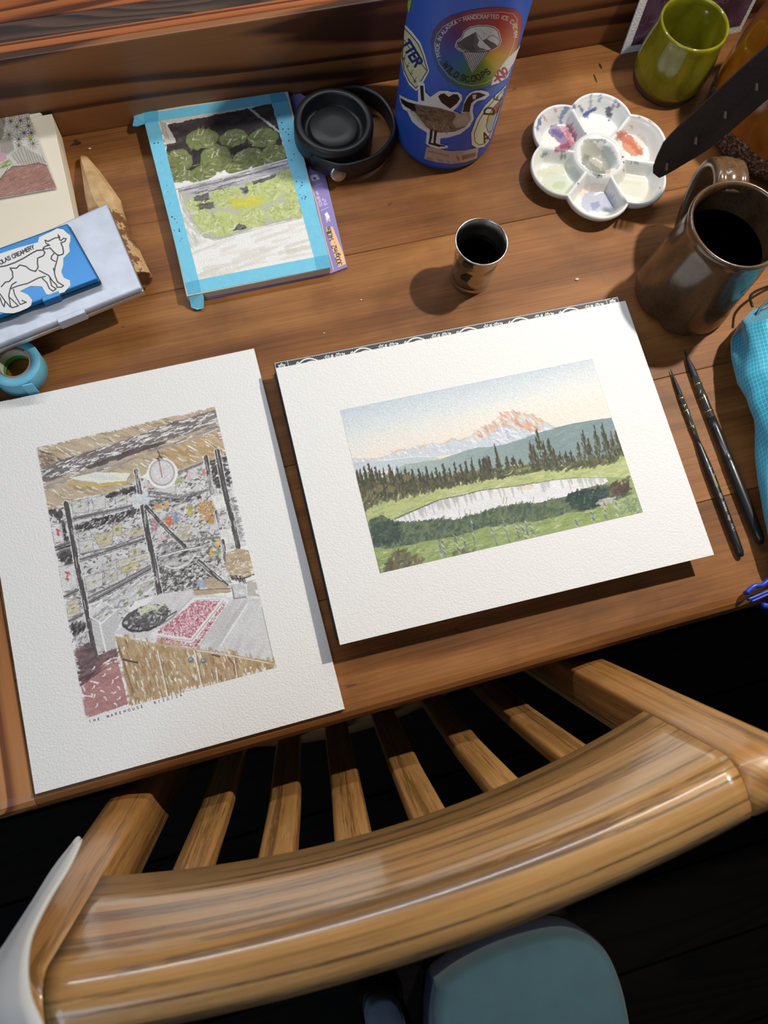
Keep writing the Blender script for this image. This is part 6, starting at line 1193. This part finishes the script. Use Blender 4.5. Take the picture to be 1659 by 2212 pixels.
r = ramp(t, [(.3, rgb(176, 138, 92)), (.7, rgb(214, 182, 134))]); L(n.outputs['Fac'], r.inputs['Fac']); yb_ = mathn(t, 'ADD', sx.outputs['Y'], mathn(t, 'MULTIPLY', n.outputs['Fac'], .03)); bk_ = ramp(t, [(.0, rgb(96, 60, 34)), (.5, rgb(120, 80, 46)), (1, rgb(60, 36, 22))]); L(n.outputs['Fac'], bk_.inputs['Fac'])
ff = mathn(t, 'MULTIPLY', mathn(t, 'LESS_THAN', yb_, .022), mathn(t, 'GREATER_THAN', n.outputs['Fac'], .47)); L(mixc(t, ff, r.outputs['Color'], bk_.outputs['Color']), b.inputs['Base Color']); b.inputs['Roughness'].default_value = .6
mob('stake_body', Vt, Ft, m, stick, smooth=False)
pk = tp+(te-tp)*.40+np.array((.004, 0, .0105)); mob('knot', *uvsphere(pk, np.array((.0016, .0016, .0010)), 10, 6), plain('dark_knot', rgb(70, 44, 30), .7), stick)
# silver case, resting on the box and the stick
def card_case(name, label, cz0, cz1, corners, mat, rimm, lip, par=None):
    P = [un(*q, cz1)[:2] for q in corners]; ctr = np.mean(P, 0); t = thing(name, label, 'case', (ctr[0], ctr[1], cz0)); h = cz1-cz0
    ins = lambda k: [ctr+(p-ctr)*(1-k/np.linalg.norm(p-ctr)) for p in P]
    mob('lower_tray', *prism(P[::-1], cz0, cz0+h*.52, .0016, 3), rimm, t, smooth=False); mob('lid', *prism(ins(.0008)[::-1], cz0+h*.56, cz1, .0016, 3), mat, t, smooth=False); mob('seam', *prism(ins(.0030)[::-1], cz0+h*.45, cz0+h*.62), M['book'], t, smooth=False)
    e0, e1 = P[3], P[2]; d = (e1-e0)/np.linalg.norm(e1-e0); nn = np.array((d[1], -d[0])); L_ = np.linalg.norm(e1-e0)
    for f_, wd_ in lip:
        c_ = e0+d*L_*f_; mob('clasp', *prism([c_-d*wd_-nn*.003, c_+d*wd_-nn*.003, c_+d*wd_+nn*.0012, c_-d*wd_+nn*.0012][::-1], cz0+h*.12, cz1+.0003, .0004), mat, t, smooth=False)
    return t
M['alu'] = plain('scuffed_aluminium', (.46, .50, .58), .38, .3, noise=.10, nscale=70, bump=.15, bscale=260); M['alu2'] = plain('aluminium_edge', (.70, .69, .66), .30, .9)
card_case('metal_case', 'scuffed silver metal case under the blue case', .0312, .0425, ((-190, 626), (232, 437), (309, 622), (-110, 790)), M['alu'], M['alu2'], ((.62, .011),))
M['bluem'] = plain('blue_anodised', rgb(26, 106, 164), .3, .35, noise=.03); M['bluem2'] = plain('blue_anodised_edge', rgb(16, 78, 104), .35, .4)
bcase = card_case('metal_case', 'blue metal case with a white cow sticker on its lid', .0427, .0510, ((-170, 595), (147, 480), (216, 603), (-100, 722)), M['bluem'], M['bluem2'], ((.66, .007),))
I_ = tr(0, 460, .1989); G, X, Y = flat_grid([un(*q, .0512) for q in ((-40, 545), (160, 470), (210, 600), (-20, 700))], 380, 330); R = Ras(X, Y, (236, 236, 234)); R.err += 4
R.poly(I_(-190,500,0,440,200,375,410,318,425,262,500,226,560,200,620,166,690,178,722,212,766,242,766,302,752,352,760,420,690,492,690,560,668,640,692,700,760,732,766,790,700,860,560,906,500,880,455,800,330,795,220,850,300,882,352,942,340,1002,280,1050,150,1090,60,1090,0,1078,-150,1050), (236, 236, 234)); mk = R.a.copy(); CK = (26, 24, 40)
for p, w_ in ((I_(-60,590,0,585,60,575,160,540,260,490,340,440,400,408,470,402), 2.8), (I_(470,402,480,370,520,350,540,350), 2.4), (I_(490,300,500,330,540,350,490,365,465,385,500,392,545,380), 2.2), (I_(490,295,520,310,560,290,600,270,640,268), 2.4), (I_(640,268,632,238,648,262,645,290,665,300,690,275,718,280,705,310,660,325), 2.4), (I_(545,380,580,420,620,455,650,460,685,445,690,420,680,370,662,325), 2.6), (I_(630,465,615,530,598,590,590,640,600,690,625,750,690,790,670,805,620,808,612,780,570,740,530,680,425,625), 2.5), (I_(585,440,560,470,555,500,585,520,600,525), 2.4), (I_(580,600,590,640), 2.4), (I_(470,405,488,430,470,465,410,490,405,540,415,590,385,635,330,620,280,580,215,565,180,600,110,600,135,640,140,700,100,745,60,750,15,800), 2.6),
             (I_(490,690,420,705,330,750,300,765,200,790,110,825,130,780,175,750), 2.5), (I_(460,710,510,760,535,820,575,850,610,825,560,790,540,700), 2.4), (I_(110,825,95,900,115,1010,130,1030,200,1010,150,960,95,910), 2.4), (I_(145,830,160,890,200,960,220,995,285,970,240,950), 2.4), (I_(0,880,50,950,110,1020), 2.4), (I_(0,920,20,980,45,1020,55,960,30,920), 2.4)): R.line(p, w_, CK)
R.text('OLAS CREAMERY', 0, 0, 8.2, 0, 2.1, CK, .17, pl_path(I_(8,560,80,520,160,486,240,450,340,400,470,350)))
R.a = mk; print_mesh('cow_sticker', G, R, M['sticker'], bcase, (245, 245, 245), True, label='white sticker of a cow outline reading OLAS CREAMERY')
# roll of blue tape
TX, TY, TZ = -.1655, .3375, .0195; tape = thing('tape_roll', 'roll of blue masking tape beside the silver case', 'tape', (TX, TY, 0))
mob('tape_wound', *lathe([(.0134, 0), (.0205, 0), (.0208, .0004), (.0208, TZ-.0004), (.0205, TZ), (.0134, TZ)], TX, TY, 72, close=True), plain('blue_tape_roll', rgb(104, 176, 204), .6, noise=.05, nscale=500), tape)
mob('core', *lathe([(.0118, .0002), (.0133, .0002), (.0133, TZ-.0003), (.0118, TZ-.0003)], TX, TY, 64, close=True), plain('card_core', rgb(150, 118, 96), .9, noise=.08, nscale=300), tape, label='brown cardboard core')
V, F = lathe([(.01172, .002), (.01172, TZ-.002)], TX, TY, 64); F = [f for f in F if len(f) == 4]; ci = mob('core_label', V, F, plain('core_paper', rgb(206, 206, 190), .8), tape); V, F = lathe([(.01168, .002), (.01168, .008)], TX, TY, 64); F = [f for f in F if len(f) == 4]; mob('green_stripe', V, F, plain('green_print', rgb(70, 160, 60), .8), tape)
mob('loose_end', *box(TX+.003, TX+.011, TY-.0215, TY-.0203, .001, TZ-.001, .0002), M['tape'], tape, smooth=False)

# ================= crumbs and bits on the desk =================
M['dry'] = plain('dried_leaf', rgb(60, 40, 28), .9); lp = un(166, 306, .001)
lf = thing('dried_leaf', 'tiny dark dried leaf by the back riser next to the cream box', 'leaf', tuple(lp*np.array((1, 1, 0))))
for k, (a, l) in enumerate(((-2.6, .006), (-.6, .005), (1.9, .003), (-1.4, .0035))): d = np.array((math.cos(a), math.sin(a), .15)); s_ = np.array((-math.sin(a), math.cos(a), 0)); p0 = lp; V = [p0-s_*.0006, p0+d*l*.5-s_*.0011, p0+d*l, p0+d*l*.5+s_*.0011, p0+s_*.0006]; V2 = [v-np.array((0, 0, .0003)) for v in V]; mob('leaf_lobe', np.array(V+V2), [[0, 1, 2, 3, 4], [9, 8, 7, 6, 5]]+[[i, 5+i, 5+(i+1) % 5, (i+1) % 5] for i in range(5)], M['dry'], lf, smooth=False)
M['crumb'] = plain('pale_crumb', rgb(220, 204, 180), .9); rn = random.Random(11)
for i, (x, y, s_, la) in enumerate(((1246, 604, .0016, 'pale crumb on the desk between the steel cup and the brown mug'), (194, 322, .0012, 'tiny white crumb near the dried leaf'), (700, 720, .0008, 'tiny pale crumb above the left corner of the black book'), (780, 648, .0008, 'tiny pale crumb below the taped pad'))):
    p = un(x, y, 0); V, F = uvsphere((p[0], p[1], s_*.5), np.array((s_*1.2, s_*.7, s_*.5)), 8, 6); V = V+np.array([[rn.uniform(-.12, .12)*s_ for _ in range(2)]+[0] for _ in V]); tag(mob('crumb', V, F, M['crumb']), la, 'crumb', 'crumbs on the desk')
